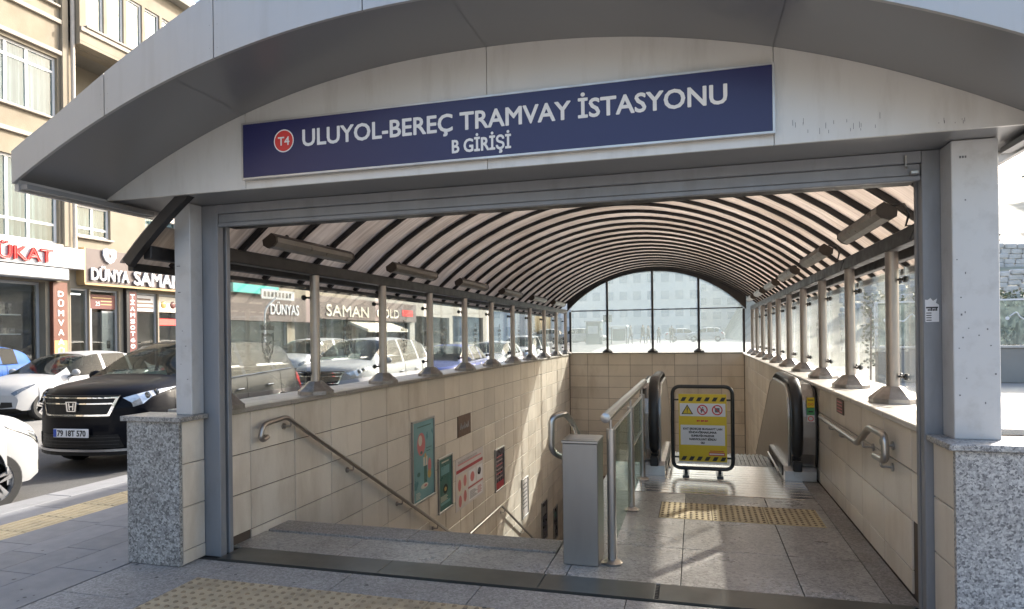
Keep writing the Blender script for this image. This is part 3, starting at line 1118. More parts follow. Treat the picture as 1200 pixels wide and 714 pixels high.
MT['foot'] = M('oxidised metal shoe', (.33, .31, .29), .40, .8, .25, 9, dirt=(.07, .06, .05), dscale=8, damt=.5)
foot_me = hexfoot(MB(), .31, .125, .125).mesh('foot', MT['foot'])
for side, X0, zc, gl in ((-1, -3.55, 1.058, 'glass'), (1, 1.45, 1.055, 'glass_r')):
    where = 'left ledge above the stairs' if side < 0 else 'right ledge above the escalator'
    row = thing('glazed_screen', 'row of steel posts with emblem glass panes on the ' + where, 'glass screen', (X0, 11, zc))
    post_me = MB().lathe([(.046, zc + .11), (.046, 2.207)], (X0, 0, 0), seg=16).mesh('post', MT['steel_post'], True)
    pane_me, emb_me = {}, None
    xo = X0 + side * .075
    for k, y in enumerate(PYS):
        p = piece(post_me, 'post', row, (0, y, 0))
        piece(foot_me, 'foot', p, (X0, y, zc))
    # crest: shield, crown and small plume, etched on the pane
    em = MB()
    t = xo - side * .006
    sh = [(-.085, .10), (-.095, .02), (-.075, -.08), (-.035, -.15), (0, -.175), (.035, -.15), (.075, -.08), (.095, .02), (.085, .10), (.04, .075), (0, .10), (-.04, .075)]
    inn = [(x * .72, z * .72 - .005) for x, z in sh]
    n = len(sh)
    for i in range(n):
        j = (i + 1) % n
        em.quad((t, sh[i][0], sh[i][1]), (t, sh[j][0], sh[j][1]), (t, inn[j][0], inn[j][1]), (t, inn[i][0], inn[i][1]))
    em.poly([(t, x, z) for x, z in [(-.05, .02), (-.02, -.03), (-.045, -.06), (0, -.115), (.045, -.06), (.02, -.03), (.05, .02), (0, .0)]])
    em.poly([(t, x, z) for x, z in [(-.09, .115), (.09, .115), (.105, .175), (.055, .145), (.03, .19), (0, .15), (-.03, .19), (-.055, .145), (-.105, .175)]])
    em.poly([(t, x, z) for x, z in [(-.035, .2), (.035, .2), (.022, .235), (.03, .27), (0, .255), (-.03, .27), (-.022, .235)]])
    em.poly([(t, x, z) for x, z in [(-.045, .04), (-.012, .05), (-.018, .025)]])
    em.poly([(t, x, z) for x, z in [(.045, .04), (.018, .025), (.012, .05)]])
    emb_me = em.mesh('emblem', MT['etch'])
    for k, (a, b) in enumerate(zip(PYS, PYS[1:])):
        w = b - a
        y0, y1 = a + .07, b - .035
        kk = round(y1 - y0, 3)
        if kk not in pane_me:
            pane_me[kk] = MB().cbox(xo - .005, xo + .005, 0, y1 - y0, zc + .09, 2.085, .0015).mesh('glass_pane', MT[gl])
        g = piece(pane_me[kk], 'glass_pane', row, (0, y0, 0))
        piece(emb_me, 'emblem', g, (0, (y0 + y1) / 2, 1.56))
        for yy in (y0 + .03, y1 - .03):
            for zz in (zc + .2, 1.99):
                c = MB()
                c.tube([(X0 + side * .03, a + .02 if yy < (a + b) / 2 else b - .02, zz), (xo - side * .02, yy, zz)], .009, 6)
                c.lathe([(.022, -.016), (.026, -.004), (.026, .004), (.02, .016)], (xo, yy, zz), axis=0, seg=10)
                c.build('clamp', MT['black_paint'], g)

# arched end window
ew = thing('arched_window', 'arched end window of hazy glass with dark mullions over the tiled end wall', 'window', (-1.1, YE - .1, 1.095))
EY = 18.43


def ez(x):
    return .13 + math.sqrt(max(.01, 3.2 ** 2 - (x + 1.12) ** 2))


MX = [-3.42, -2.37, -1.13, .09, 1.24]
for i, x in enumerate(MX):
    top = ez(x) + .02 if 0 < i < 4 else 2.25
    MB().cbox(x - .028, x + .028, EY - .03, EY + .03, 1.19 if 0 < i < 4 else 1.095, top, .004).build('mullion', MT['dark_steel'], ew)
    if 0 < i < 4:
        piece(hexfoot(MB(), .27, .09, .105, .22, .09).mesh('foot', MT['dark_steel']), 'foot', ew, (x, EY, 1.096))
for a, b in zip(MX, MX[1:]):
    MB().cbox(a + .03, b - .03, EY - .015, EY + .015, 2.262, 2.288, .003).build('transom', MT['dark_steel'], ew)
    MB().cbox(a + .03, b - .03, EY - .005, EY + .005, 1.10, 2.26, .001).build('pane', MT['glass_end'], ew)
    m = MB()
    X = lin(a + .03, b - .03, 12)
    pts = [(X[0], 2.29)] + [(X[-1], 2.29)] + [(x, max(2.30, ez(x))) for x in X[::-1]]
    m.prism(pts, 1, EY - .005, EY + .005)
    m.build('pane', MT['glass_end'], ew)
m = MB()
_a = [(x, ez(x)) for x in lin(-3.5, 1.3, 30)]
for (x, z), (x2, z2) in zip(_a, _a[1:]):
    t0, t1 = vz(x - VCX) - .02, vz(x2 - VCX) - .02
    for yy, fl in ((EY - .035, 0), (EY + .035, 1)):
        q = [(x, yy, z), (x2, yy, z2), (x2, yy, max(t1, z2 + .03)), (x, yy, max(t0, z + .03))]
        m.quad(*(q if not fl else q[::-1]))
    m.quad((x, EY - .035, z), (x, EY + .035, z), (x2, EY + .035, z2), (x2, EY - .035, z2))
m.build('arch_frame', MT['dark_steel'], ew)

# fluorescent lamp fixtures under the ribs
lamp = MB()
lamp.prism([(-.07, .0), (.07, 0), (.05, .045), (-.05, .045)], 1, 0, 1.28)
housing_me = lamp.mesh('lamp_housing', MT['lamp_brown'])
dm = MB()
dm.prism([(-.065, -.002), (-.045, -.038), (0, -.048), (.045, -.038), (.065, -.002)], 1, .03, 1.25)
diff_me = dm.mesh('diffuser', MT['lamp_white'])
band_me = MB().prism([(-.068, 0), (-.047, -.04), (0, -.051), (.047, -.04), (.068, 0), (.068, .003), (-.068, .003)], 1, 0, .028).mesh('end_cap', MT['lamp_brown'])
_ord = ['nearest', 'second', 'third', 'fourth', 'fifth', 'sixth']
for side in (-1, 1):
    for k in range(6):
        x = VCX + side * 2.28
        y = (4.62 + 2.22 * k) if side < 0 else (4.86 + 2.1 * k)
        z = 2.395
        L = thing('ceiling_lamp', '%s slim tube lamp from the entrance under the %s side of the vault' % (_ord[k], 'left' if side < 0 else 'right'), 'lamp', (x, y, z), 0, 'tube lamps under the vault')
        L.rotation_euler = (0, side * math.radians(33), 0)
        for me, nm, yy in ((housing_me, 'lamp_housing', 0), (diff_me, 'diffuser', 0), (band_me, 'end_cap', .001), (band_me, 'end_cap', 1.251)):
            o = bpy.data.objects.new(nm, me)
            COL.objects.link(o)
            o.parent = L
            o.location = (0, yy, 0)
        b = MB()
        for yy in (.3, .95):
            b.box(-.02, .02, yy - .012, yy + .012, .055, .10)
        o = b.build('bracket', MT['dark_steel'], L, True)
        if side > 0 and k < 2:
            c = MB().tube([(0, .02, .05), (.05, -.10, .06), (.10, -.16, 0), (.13, -.12, -.06), (.17, -.18, -.04), (.2, -.12, -.12)], .008, 6)
            c.build('cable', MT['black'], L, True, True)

# ================================================================== HANDRAILS
def smooth_path(pts, r=.05, n=5):
    """round the corners of a polyline"""
    P = [Vector(p) for p in pts]
    out = [P[0]]
    for i in range(1, len(P) - 1):
        a, b, c = P[i - 1], P[i], P[i + 1]
        d1, d2 = (a - b), (c - b)
        q = min(r, d1.length * .45, d2.length * .45)
        s0, s1 = b + d1.normalized() * q, b + d2.normalized() * q
        for k in range(n + 1):
            t = k / n
            out.append(s0 * (1 - t) ** 2 + b * 2 * t * (1 - t) + s1 * t * t)
    out.append(P[-1])
    return out


def wall_bracket(p, wx):
    m = MB()
    d = 1 if wx > p[0] else -1
    m.tube(smooth_path([(p[0], p[1], p[2] - .018), (p[0], p[1], p[2] - .06), (wx, p[1], p[2] - .06)], .03), .008, 8)
    m.lathe([(.028, -.005), (.028, .005)], (wx - d * .006, p[1], p[2] - .06), axis=0, seg=14)
    return m


hl = thing('handrail', 'bronze stainless handrail sloping down the left tiled wall at the stair head', 'handrail', (-3.41, 5.0, 0))
hx = XL + .075
MB().tube(smooth_path([(hx - .0, 4.66, .795), (hx, 4.60, .775), (hx, 4.565, .80), (hx, 4.60, .90), (hx, 4.92, .925), (hx, 9.02, -1.33), (hx, 9.45, -1.44)], .06), .021, 12).build('rail', MT['steel_post'], hl, smooth=True)
for y, z in ((4.98, .895), (6.05, .30), (7.2, -.335), (8.3, -.94)):
    wall_bracket((hx, y, z), XL).build('bracket', MT['steel_post'], hl, smooth=True)
MB().tube([(hx, 4.66, .795), (XL, 4.70, .795)], .012, 8).build('return_end', MT['steel_post'], hl)
MB().tube([(hx, 4.62, .89), (XL, 4.70, .87)], .012, 8).build('return_end', MT['steel_post'], hl)
hl2 = thing('handrail', 'lower stainless handrail turning down past the mid landing on the left wall', 'handrail', (-3.41, 10.0, -2.4))
MB().tube(smooth_path([(hx, 9.6, -1.46), (hx, 11.32, -1.45), (hx, 14.6, -3.27)], .05), .021, 12).build('rail', MT['steel'], hl2, smooth=True)
for y, z in ((11.5, -1.56), (12.9, -2.34), (14.2, -3.06)):
    wall_bracket((hx, y, z), XL).build('bracket', MT['steel'], hl2, smooth=True)
hr = thing('handrail', 'short cranked stainless handrail on the right tiled wall', 'handrail', (1.18, 5.7, 0))
rx = XR - .075
MB().tube(smooth_path([(rx, 7.05, .765), (rx, 5.50, .755), (rx, 5.14, .925), (rx, 4.76, .925), (rx, 4.745, .76), (rx, 5.0, .75)], .055), .024, 14).build('rail', MT['steel'], hr, smooth=True)
for y, z in ((4.85, .905), (4.86, .76), (5.35, .81), (6.15, .765), (6.6, .765)):
    wall_bracket((rx, y, z), XR).build('bracket', MT['steel'], hr, smooth=True)
hs = thing('handrail', 'looped stainless stair rail end behind the steel cabinet', 'handrail', (-.98, 5.0, 0))
MB().tube(smooth_path([(-.98, 7.2, -.12), (-.98, 5.28, .90), (-.98, 4.98, 1.0), (-1.06, 4.88, .98), (-1.06, 4.87, .72), (-.98, 4.95, .66), (-.93, 5.1, .70)], .09), .024, 12).build('rail', MT['steel'], hs, smooth=True)
MB().tube([(-.98, 5.35, .86), (-.9, 5.2, .72), (-.82, 4.9, .72), (-.80, 4.82, .84)], .012, 8).build('bracket', MT['steel'], hs, smooth=True)
MB().tube([(-.98, 6.6, .19), (-.98, 6.6, -.3)], .02, 10).build('rail_post', MT['steel'], hs, smooth=True)

# stainless cabinet
cb = thing('steel_cabinet', 'tall narrow brushed steel cabinet at the head of the stairs', 'cabinet', (-.78, 4.65, 0))
MB().cbox(-.906, -.66, 4.51, 4.80, .002, .845, .004).build('body', MT['steel_cab'], cb)
MB().cbox(-.912, -.654, 4.504, 4.806, .846, .866, .004).build('lid', MT['steel'], cb)
MB().box(-.88, -.69, 4.57, 4.74, .8665, .868).build('top_plate', MT['alu'], cb)

# glass balustrade
gb = thing('glass_railing', 'stainless railing with glass infill between the cabinet and the escalator', 'railing', (-.58, 6.0, 0))
gx = -.578
for y in (4.61, 6.05, 7.35):
    m = MB().lathe([(.031, .02), (.031, .94)], (gx, y, 0), seg=18)
    m.lathe([(.01, .93), (.01, 1.03)], (gx, y, 0), seg=10)
    p = m.build('post', MT['steel'], gb, smooth=True)
    MB().lathe([(.07, .002), (.072, .012), (.05, .028), (.034, .034)], (gx, y, 0), seg=22).build('base_flange', MT['steel'], p, smooth=True)
MB().tube([(gx, 4.33, 1.05), (gx, 7.72, 1.05)], .033, 18).build('handrail_tube', MT['steel'], gb, smooth=True)
MB().lathe([(.018, -.008), (.033, 0)], (gx, 4.33, 1.05), axis=1, seg=18).build('end_cap', MT['steel'], gb, smooth=True)
for a, b in ((4.68, 5.99), (6.11, 7.29)):
    MB().cbox(gx - .005, gx + .005, a, b, .10, .90, .001).build('glass_panel', MT['glass_rail'], gb)
    MB().tube([(gx, a - .05, .915), (gx, b + .05, .915)], .011, 8).build('top_rod', MT['steel'], gb, smooth=True)
MB().tube([(gx, 6.05, .55), (gx, 7.35, .55)], .010, 8).build('mid_rod', MT['steel'], gb, smooth=True)

# ================================================================== ESCALATOR
es = thing('escalator', 'stopped steel escalator with black handrails going down behind the barrier', 'escalator', (.3, 8.0, 0))
EX0, EX1 = -.34, .90                       # inner skirt planes
m = MB()
for k in range(9):
    y0 = 6.785 + k * .118
    m.cbox(-.615, 1.085, y0 + .006, y0 + .112, -.011, .004, .004)
m.build('floor_plate', MT['steel_plate'], es)
m = MB()
for k in range(4):
    y0 = 7.85 + k * .118
    m.cbox(EX0 - .01, EX1 + .01, y0 + .003, y0 + .115, -.011, .0035, .003)
m.build('comb_plate', MT['steel_plate'], es)


def esz(y):
    return 0 if y < 9.1 else -(y - 9.1) * .577


MT['newel'] = M('smoked stainless cladding', (.33, .32, .31), .26, .95, .08, 2, rvar=0)
MT['step'] = M('ribbed escalator step', (.15, .15, .145), .4, .8, .2, 8)
tread = MB()
for i in range(24):
    x = EX0 + .03 + i * (EX1 - EX0 - .06) / 24
    tread.box(x, x + .026, .004, .396, -.015, 0)
tread.box(EX0 + .02, EX1 - .02, 0.002, .398, -.05, -.014)
tread.box(EX0 + .02, EX1 - .02, .001, .03, -.30, -.051)
tread_me = tread.mesh('step', MT['step'])
line_me = MB().box(EX0 + .03, EX1 - .03, .012, .03, 0, .002).mesh('safety_line', MT['yellow'])
for k in range(19):
    y = 8.335 + .40 * k
    z = -.003
    if y > 9.0:
        z = -.003 - .06 - (y - 9.1) * .577 if y > 9.2 else -.06
    if z < -4.0:
        break
    piece(tread_me, 'step', es, (0, y, z))

def esh(pts):
    return [((y - .25 if y < 8.6 else y), (z * 1.06 if z > 0 else z)) for y, z in pts]


H = esh([(7.99, .20), (7.86, .26), (7.79, .42), (7.79, .68), (7.84, .86), (7.95, .97), (8.12, 1.02), (9.0, 1.02), (9.35, .95), (16.2, -3.0)])
for side, xi, xh in ((-1, EX0 - .06, EX0 - .125), (1, EX1 + .06, EX1 + .135)):
    # polished inner panel
    pts = esh([(7.93, .13), (7.88, .30), (7.86, .66), (7.92, .84), (8.02, .93), (8.14, .965), (9.0, .965), (9.33, .90), (16.2, -3.06), (16.2, -4.0), (9.2, .06), (8.9, .13)])
    MB().prism(pts, 0, xi - .008, xi + .008).build('balustrade_panel', MT['steel'], es)
    # bright moulding along the panel edge
    MB().tube([(xi - side * .0, y + .012, z - .012) for y, z in pts[1:9]], .014, 8).build('edge_moulding', MT['steel'], es, smooth=True)
    MB().tube(smooth_path([(xh, y, z) for y, z in H], .12, 4), .028, 12, rx=.056, up=None).build('handrail_belt', MT['black'], es, smooth=True)
    # newel body: cladding behind the belt
    xo = xh + side * (.15 if side < 0 else .195)
    a, b = sorted((xh - side * .06, xo))
    cp = esh([(7.90, .15), (7.84, .28), (7.82, .45), (7.82, .66), (7.86, .82), (7.95, .92), (8.10, .97), (9.0, .97), (9.3, .90), (16.2, -3.10), (16.2, -3.9), (9.2, .13), (8.9, .15)])
    MB().prism(cp, 0, a, b).build('newel_cladding', MT['newel'], es)
    MB().tube([(xo - side * .004, y - .004, z + .004) for y, z in cp[:9]], .012, 8).build('newel_edge', MT['black'], es, smooth=True)
    a, b = sorted((xi - side * .05, xo - side * .005))
    MB().prism([(7.60, .005), (7.60, .11), (7.66, .149), (9.1, .149), (16.0, -3.93), (16.0, -4.2), (9.1, -.1), (9.0, .005)], 0, a, b).build('skirt_base', MT['alu'], es)
    MB().box(*sorted((xi - side * .061, xi - side * .051)), 7.75, 9.1, .03, .14).build('skirt_panel', MT['dark_steel'], es)
    MB().cbox(*sorted((xh - .03, xh + .03)), 7.595, 7.60, .045, .095, .002).build('inlet_plate', MT['alu'], es)
    MB().tube([(xi - side * .10, 7.72, .07), (xi - side * .10, 7.8, .085), (xi - side * .10, 8.8, .10)], .013, 8).build('skirt_deflector', MT['steel'], es, smooth=True)
    # key box under the belt
    MB().cbox(xh - .045, xh + .045, 7.55, 7.62, .11, .22, .01).build('handrail_inlet', MT['black'], es)
pm = thing('warning_sticker', 'stacked safety stickers on the right escalator newel', 'sticker', (1.1600, 7.563, .64))
MB().cbox(1.1300, 1.2050, 7.556, 7.5695, .80, .905, .002).build('sticker_yellow', MT['yellow'], pm)
MB().cbox(1.1300, 1.2050, 7.556, 7.5695, .725, .795, .002).build('sticker_green', MT['green_print'], pm)
MB().cbox(1.1300, 1.2050, 7.556, 7.5695, .645, .72, .002).build('sticker_grey', MT['alu'], pm)
ring_xz(1.1675, .683, .02, .028, 7.5555, 20).build('print', MT['red_print'], pm)
MB().box(1.1400, 1.1950, 7.5548, 7.5555, .875, .885).box(1.1450, 1.1900, 7.5548, 7.5555, .75, .765).build('print', MT['black_print'], pm)
ring_xz(1.1530, .835, .008, .013, 7.5552, 14).build('print', MT['red_print'], pm)
ring_xz(1.1830, .835, .008, .013, 7.5552, 14).build('print', MT['red_print'], pm)

# ================================================================== BARRIER SIGN
bs = thing('barrier_sign', 'yellow warning board in a black tube frame blocking the escalator', 'barrier', (.06, 7.72, 0))
BY = 7.72
k_ = BY / 7.93
BX0, BX1, BZ0, BZ1 = -.262, .388, .075, 1.0
c_ = .09
MB().tube(smooth_path([((BX0 + BX1) / 2, BY, BZ0), (BX1, BY, BZ0), (BX1, BY, BZ1), (BX0, BY, BZ1), (BX0, BY, BZ0), ((BX0 + BX1) / 2, BY, BZ0)], c_, 6), .021, 12).build('frame', MT['black_paint'], bs, smooth=True)
px0, px1, pz0, pz1 = -.195, .325, .135, .915
pan = MB().box(px0, px1, BY - .006, BY + .006, pz0, pz1).build('board', MT['yellow'], bs)
for x in (-.12, .245):
    m = MB().box(x - .018, x + .018, BY - .012, BY + .012, .005, .058)
    m.box(x - .035, x + .035, BY - .15, BY + .15, .0045, .02)
    m.build('foot', MT['black_paint'], bs)
for x in (px0, px1):
    for z in (.2, .85):
        s_ = -1 if x < 0 else 1
        MB().box(min(x, x + s_ * .05), max(x, x + s_ * .05), BY - .005, BY + .005, z - .01, z + .01).build('clip', MT['black_paint'], bs)
yf = BY - .0065
m = MB()
m.box(px0 + .012, px1 - .012, yf - .001, yf, .665, .81)
m.box(px0 + .02, px1 - .02, yf - .001, yf, .34, .565)
m.box(px0, px1, yf - .001, yf, pz0, pz0 + .018)
m.build('white_field', MT['white_print'], pan)
m = MB()
for zz in (.835, .165):
    for i in range(6):
        x = px0 + .02 + i * .085
        m.poly([(x, yf - .0012, zz), (x + .045, yf - .0012, zz), (x + .07, yf - .0012, zz + .045), (x + .025, yf - .0012, zz + .045)])
m.build('hazard_stripe', MT['black_print'], pan)
# triangle and two prohibition signs
cz = .738
m = MB()
m.poly([(-.165, yf - .0014, cz - .052), (-.035, yf - .0014, cz - .052), (-.10, yf - .0014, cz + .06)])
m.build('triangle_edge', MT['black_print'], pan)
m = MB()
m.poly([(-.148, yf - .0018, cz - .043), (-.052, yf - .0018, cz - .043), (-.10, yf - .0018, cz + .041)])
m.build('triangle_fill', MT['yellow'], pan)
MB().box(-.105, -.095, yf - .0022, yf - .002, cz - .012, cz + .024).box(-.105, -.095, yf - .0022, yf - .002, cz - .032, cz - .021).build('print', MT['black_print'], pan)
for cx in (.065, .225):
    ring_xz(cx, cz, .045, .058, yf - .0016, 28).build('prohibition_ring', MT['red_print'], pan)
    m = MB()
    m.quad((cx - .042, yf - .0019, cz + .034), (cx + .034, yf - .0019, cz - .042), (cx + .042, yf - .0019, cz - .034), (cx - .034, yf - .0019, cz + .042))
    m.build('prohibition_bar', MT['red_print'], pan)
    m = MB()
    if cx < .1:
        m.poly([(cx - .012, yf - .0017, cz - .04), (cx + .004, yf - .0017, cz - .005), (cx + .02, yf - .0017, cz - .035), (cx + .014, yf - .0017, cz + .012), (cx - .004, yf - .0017, cz + .016), (cx - .022, yf - .0017, cz)])
        m.box(cx - .004, cx + .01, yf - .0018, yf - .0017, cz + .019, cz + .033)
    else:
        m.box(cx - .026, cx + .026, yf - .0018, yf - .0017, cz - .026, cz + .024)
    m.build('print', MT['grey_print'], pan)
m = MB()
for i, w in enumerate((.02, .012, .022, .016, .02, .014)):
    m.box(.002 + i * .022, .002 + i * .022 + w, yf - .0012, yf, .604 + (i % 2) * .003, .622)
m.build('print', MT['red_print'], pan)
for i, (s_, w) in enumerate((('KAT ERDEÇES BUGAAVT LAN', .42), ('SİNDAVİRMAKUMAR', .30), ('GUMSUVİN MAZDUR', .25), ('NARVIOLUNT BİRDU', .29), ('OLU', .04))):
    text('print', s_, MT['black_print'], (.065 - w / 2, yf - .0012, .512 - i * .039), w, .022, pan, extrude=.0006, bold=.05)
MB().box(.13, .30, yf - .0012, yf, .225, .262).build('print', MT['red_print'], pan)
MB().box(.137, .293, yf - .0016, yf - .0013, .235, .25).build('print', MT['white_print'], pan)
MB().box(.14, .29, yf - .0012, yf, .272, .28).build('print', MT['red_print'], pan)

# ================================================================== POSTERS ON THE LEFT WALL
PX = XL + .001


def poster(label, y0, y1, z0, z1, face, frame='alu', fw=.028):
    t = thing('wall_poster', label, 'poster', (XL, (y0 + y1) / 2, z0))
    if frame:
        for (a, b, c, d) in ((y0, y1, z0, z0 + fw), (y0, y1, z1 - fw, z1), (y0, y0 + fw, z0 + fw, z1 - fw), (y1 - fw, y1, z0 + fw, z1 - fw)):
            MB().cbox(PX + .001, PX + .028, a + .0005, b - .0005, c + .0005, d - .0005, .003).build('frame_bar', MT[frame], t)
        pr_ = MB().box(PX, PX + .012, y0 + fw, y1 - fw, z0 + fw, z1 - fw).build('print_sheet', face, t)
        return t, pr_, PX + .0125
    pr_ = MB().box(PX, PX + .004, y0, y1, z0, z1).build('print_sheet', face, t)
    return t, pr_, PX + .0045


def blob(pr_, x, yc, zc, ry, rz, mat, n=18, d=0.0):
    m = MB()
    m.poly([(x + d, yc + ry * math.cos(2 * PI * i / n), zc + rz * math.sin(2 * PI * i / n)) for i in range(n)])
    m.build('print', mat, pr_)


def bar(pr_, x, y0, y1, z0, z1, mat, d=0.):
    MB().quad((x + d, y0, z0), (x + d, y1, z0), (x + d, y1, z1), (x + d, y0, z1)).build('print', mat, pr_)


MT['p_teal'] = M('teal poster print', (.20, .38, .40), .35, 0, .1, 2)
MT['p_pink'] = flat('coral print', (.60, .20, .20), .4)
MT['p_cream'] = flat('cream print', (.66, .62, .52), .4)
MT['p_yel'] = flat('mustard print', (.55, .38, .12), .4)
MT['p_green'] = M('dark green poster print', (.06, .16, .14), .35, 0, .2, 3)
MT['p_white'] = M('white banner print', (.62, .58, .56), .5, 0, .06, 3)
MT['p_red'] = flat('crimson print', (.40, .05, .06), .45)
MT['p_dark'] = M('charcoal poster print', (.055, .055, .075), .3, 0, .2, 4)
t, p, x = poster('tall teal framed poster with a red balloon shape, largest on the wall', 7.63, 8.36, -.55, .523, MT['p_teal'])
blob(p, x, 7.92, .20, .13, .15, MT['p_pink'])
blob(p, x, 7.89, .25, .06, .07, MT['p_cream'], d=.0006)
bar(p, x, 7.98, 8.12, -.10, .02, MT['p_cream'])
bar(p, x, 8.0, 8.10, -.32, -.10, MT['p_green'])
blob(p, x, 8.02, -.36, .12, .035, MT['p_cream'])
blob(p, x, 8.19, -.12, .055, .10, MT['p_pink'])
blob(p, x, 8.18, -.23, .06, .06, MT['p_yel'])
blob(p, x, 7.83, -.18, .05, .03, MT['p_green'])
bar(p, x, 7.80, 8.25, .42, .435, MT['p_green'])
bar(p, x, 8.08, 8.26, .12, .13, MT['p_green'])
bar(p, x, 8.08, 8.22, .08, .09, MT['p_green'])
for k in range(5):
    bar(p, x, 7.74, 7.86 + .02 * (k % 3), -.42 - k * .018, -.412 - k * .018, MT['p_cream'])
blob(p, x, 7.92, .09, .04, .02, MT['p_green'], d=.0008)
blob(p, x, 8.05, .03, .03, .035, MT['p_yel'], d=.0008)
bar(p, x, 8.035, 8.065, -.09, .0, MT['p_teal'], d=.0008)
blob(p, x, 8.05, -.36, .05, .015, MT['p_pink'], d=.0008)
t, p, x = poster('narrow dark green framed poster next to the teal one', 8.49, 9.03, -.88, -.10, MT['p_green'])
bar(p, x, 8.60, 8.92, -.36, -.24, MT['p_teal'])
blob(p, x, 8.76, -.57, .09, .07, MT['black_print'])
bar(p, x, 8.58, 8.95, -.78, -.74, MT['p_teal'])
bar(p, x, 8.62, 8.90, -.19, -.17, MT['p_cream'])
for k in range(6):
    bar(p, x, 8.58, 8.80 + .03 * (k % 3), -.66 - k * .014, -.653 - k * .014, MT['p_cream'])
blob(p, x, 8.76, -.57, .045, .03, MT['p_yel'], d=.0008)
t, p, x = poster('wide unframed white and red banner on the tiled wall', 9.19, 10.51, -1.03, -.25, MT['p_white'], None)
bar(p, x, 9.22, 10.48, -.47, -.42, MT['p_red'])
bar(p, x, 9.30, 10.40, -.36, -.34, MT['p_pink'])
for a, b, c, d in ((9.26, 9.46, -.80, -.52), (9.50, 9.70, -.74, -.52), (9.28, 9.48, -.98, -.83), (9.52, 9.68, -.96, -.78)):
    bar(p, x, a, b, c, d, MT['p_cream'])
    blob(p, x, (a + b) / 2, (c + d) / 2, .07, .09, MT['p_pink'], d=.0006)
for a, b, c, d in ((9.78, 10.12, -.76, -.52), (10.16, 10.46, -.76, -.52), (9.78, 10.46, -1.0, -.82)):
    bar(p, x, a, b, c, d, MT['white_print'])
bar(p, x, 9.74, 10.48, -.80, -.775, MT['p_red'])
blob(p, x, 9.95, -.64, .10, .08, MT['p_pink'], d=.0006)
blob(p, x, 10.3, -.62, .09, .06, MT['p_dark'], d=.0006)
for k in range(8):
    bar(p, x, 9.82, 10.05 + .05 * (k % 4), -.86 - k * .016, -.853 - k * .016, MT['grey_print'], .0006)
    bar(p, x, 10.2, 10.38 + .02 * (k % 3), -.86 - k * .016, -.853 - k * .016, MT['p_red'], .0006)
for k in range(4):
    bar(p, x, 9.3, 10.2, -.3 - k * .012, -.296 - k * .012, MT['grey_print'], .0006)
t, p, x = poster('charcoal framed poster with a red foot, right of the white banner', 11.16, 11.73, -1.197, -.43, MT['p_dark'])
for k in range(6):
    bar(p, x, 11.25, 11.62, -.60 - k * .075, -.575 - k * .075, MT['alu'] if k % 2 else MT['p_pink'])
bar(p, x, 11.2, 11.69, -1.16, -1.04, MT['p_red'])
t, p, x = poster('pale framed notice half in the sun stripe on the stair wall', 13.0, 13.5, -2.17, -1.36, MT['p_white'])
for k in range(7):
    bar(p, x, 13.08, 13.42, -1.5 - k * .08, -1.475 - k * .08, MT['grey_print'])
t, p, x = poster('dark framed notice low on the stair wall beside the cabinet', 14.74, 15.3, -3.2, -2.27, MT['p_dark'])
bar(p, x, 14.85, 15.2, -2.6, -2.4, MT['alu'])
t, p, x = poster('last dark framed notice deep on the stair wall', 16.03, 16.5, -3.55, -2.72, MT['p_dark'])
bar(p, x, 16.1, 16.4, -3.0, -2.85, MT['p_green'])
pq = thing('wall_plaque', 'small brown plaque on the tiles above the white banner', 'plaque', (XL, 9.6, .05))
MT['p_brown'] = M('brown plaque', (.14, .09, .065), .45, 0, .15, 9)
q_ = MB().cbox(PX, PX + .012, 9.30, 9.885, .07, .39, .003).build('plate', MT['p_brown'], pq)
m = MB()
for k in range(5):
    a = 9.40 + k * .08
    m.tube([(PX + .0135, a, .18), (PX + .0135, a + .03, .27 - (k % 2) * .04), (PX + .0135, a + .06, .18)], .008, 5)
m.build('relief_mark', MT['alu'], q_)
pq2 = thing('wall_plaque', 'small brick red plaque above the cranked handrail on the right wall', 'plaque', (XR, 6.45, .86))
q_ = MB().cbox(XR - .013, XR - .001, 6.33, 6.60, .865, .995, .003).build('plate', MT['p_brown'], pq2)
m = MB()
for k in range(4):
    m.box(XR - .0145, XR - .0135, 6.36, 6.57, .88 + k * .028, .892 + k * .028)
m.build('print', MT['p_pink'], q_)

# ================================================================== CARS
def interp(tab, s):
    if s <= tab[0][0]:
        return tab[0][1]
    for (a, va), (b, vb) in zip(tab, tab[1:]):
        if s <= b:
            t = (s - a) / (b - a)
            return va + (vb - va) * t
    return tab[-1][1]


def cinterp(tab, s):
    """Catmull-Rom-ish smooth interpolation"""
    if s <= tab[0][0]:
        return tab[0][1]
    n = len(tab)
    for i in range(n - 1):
        a, b = tab[i], tab[i + 1]
        if s <= b[0]:
            h = b[0] - a[0]
            t = (s - a[0]) / h
            def sl(k):
                if k == 0 or k == n - 1:
                    return 0 if k == n - 1 else (tab[1][1] - tab[0][1]) / (tab[1][0] - tab[0][0])
                d0 = (tab[k][1] - tab[k - 1][1]) / (tab[k][0] - tab[k - 1][0])
                d1 = (tab[k + 1][1] - tab[k][1]) / (tab[k + 1][0] - tab[k][0])
                if d0 * d1 <= 0:
                    return 0
                return 2 * d0 * d1 / (d0 + d1)
            m0, m1 = sl(i) * h, sl(i + 1) * h
            return (2 * t ** 3 - 3 * t ** 2 + 1) * a[1] + (t ** 3 - 2 * t ** 2 + t) * m0 + (-2 * t ** 3 + 3 * t ** 2) * b[1] + (t ** 3 - t ** 2) * m1
    return tab[-1][1]


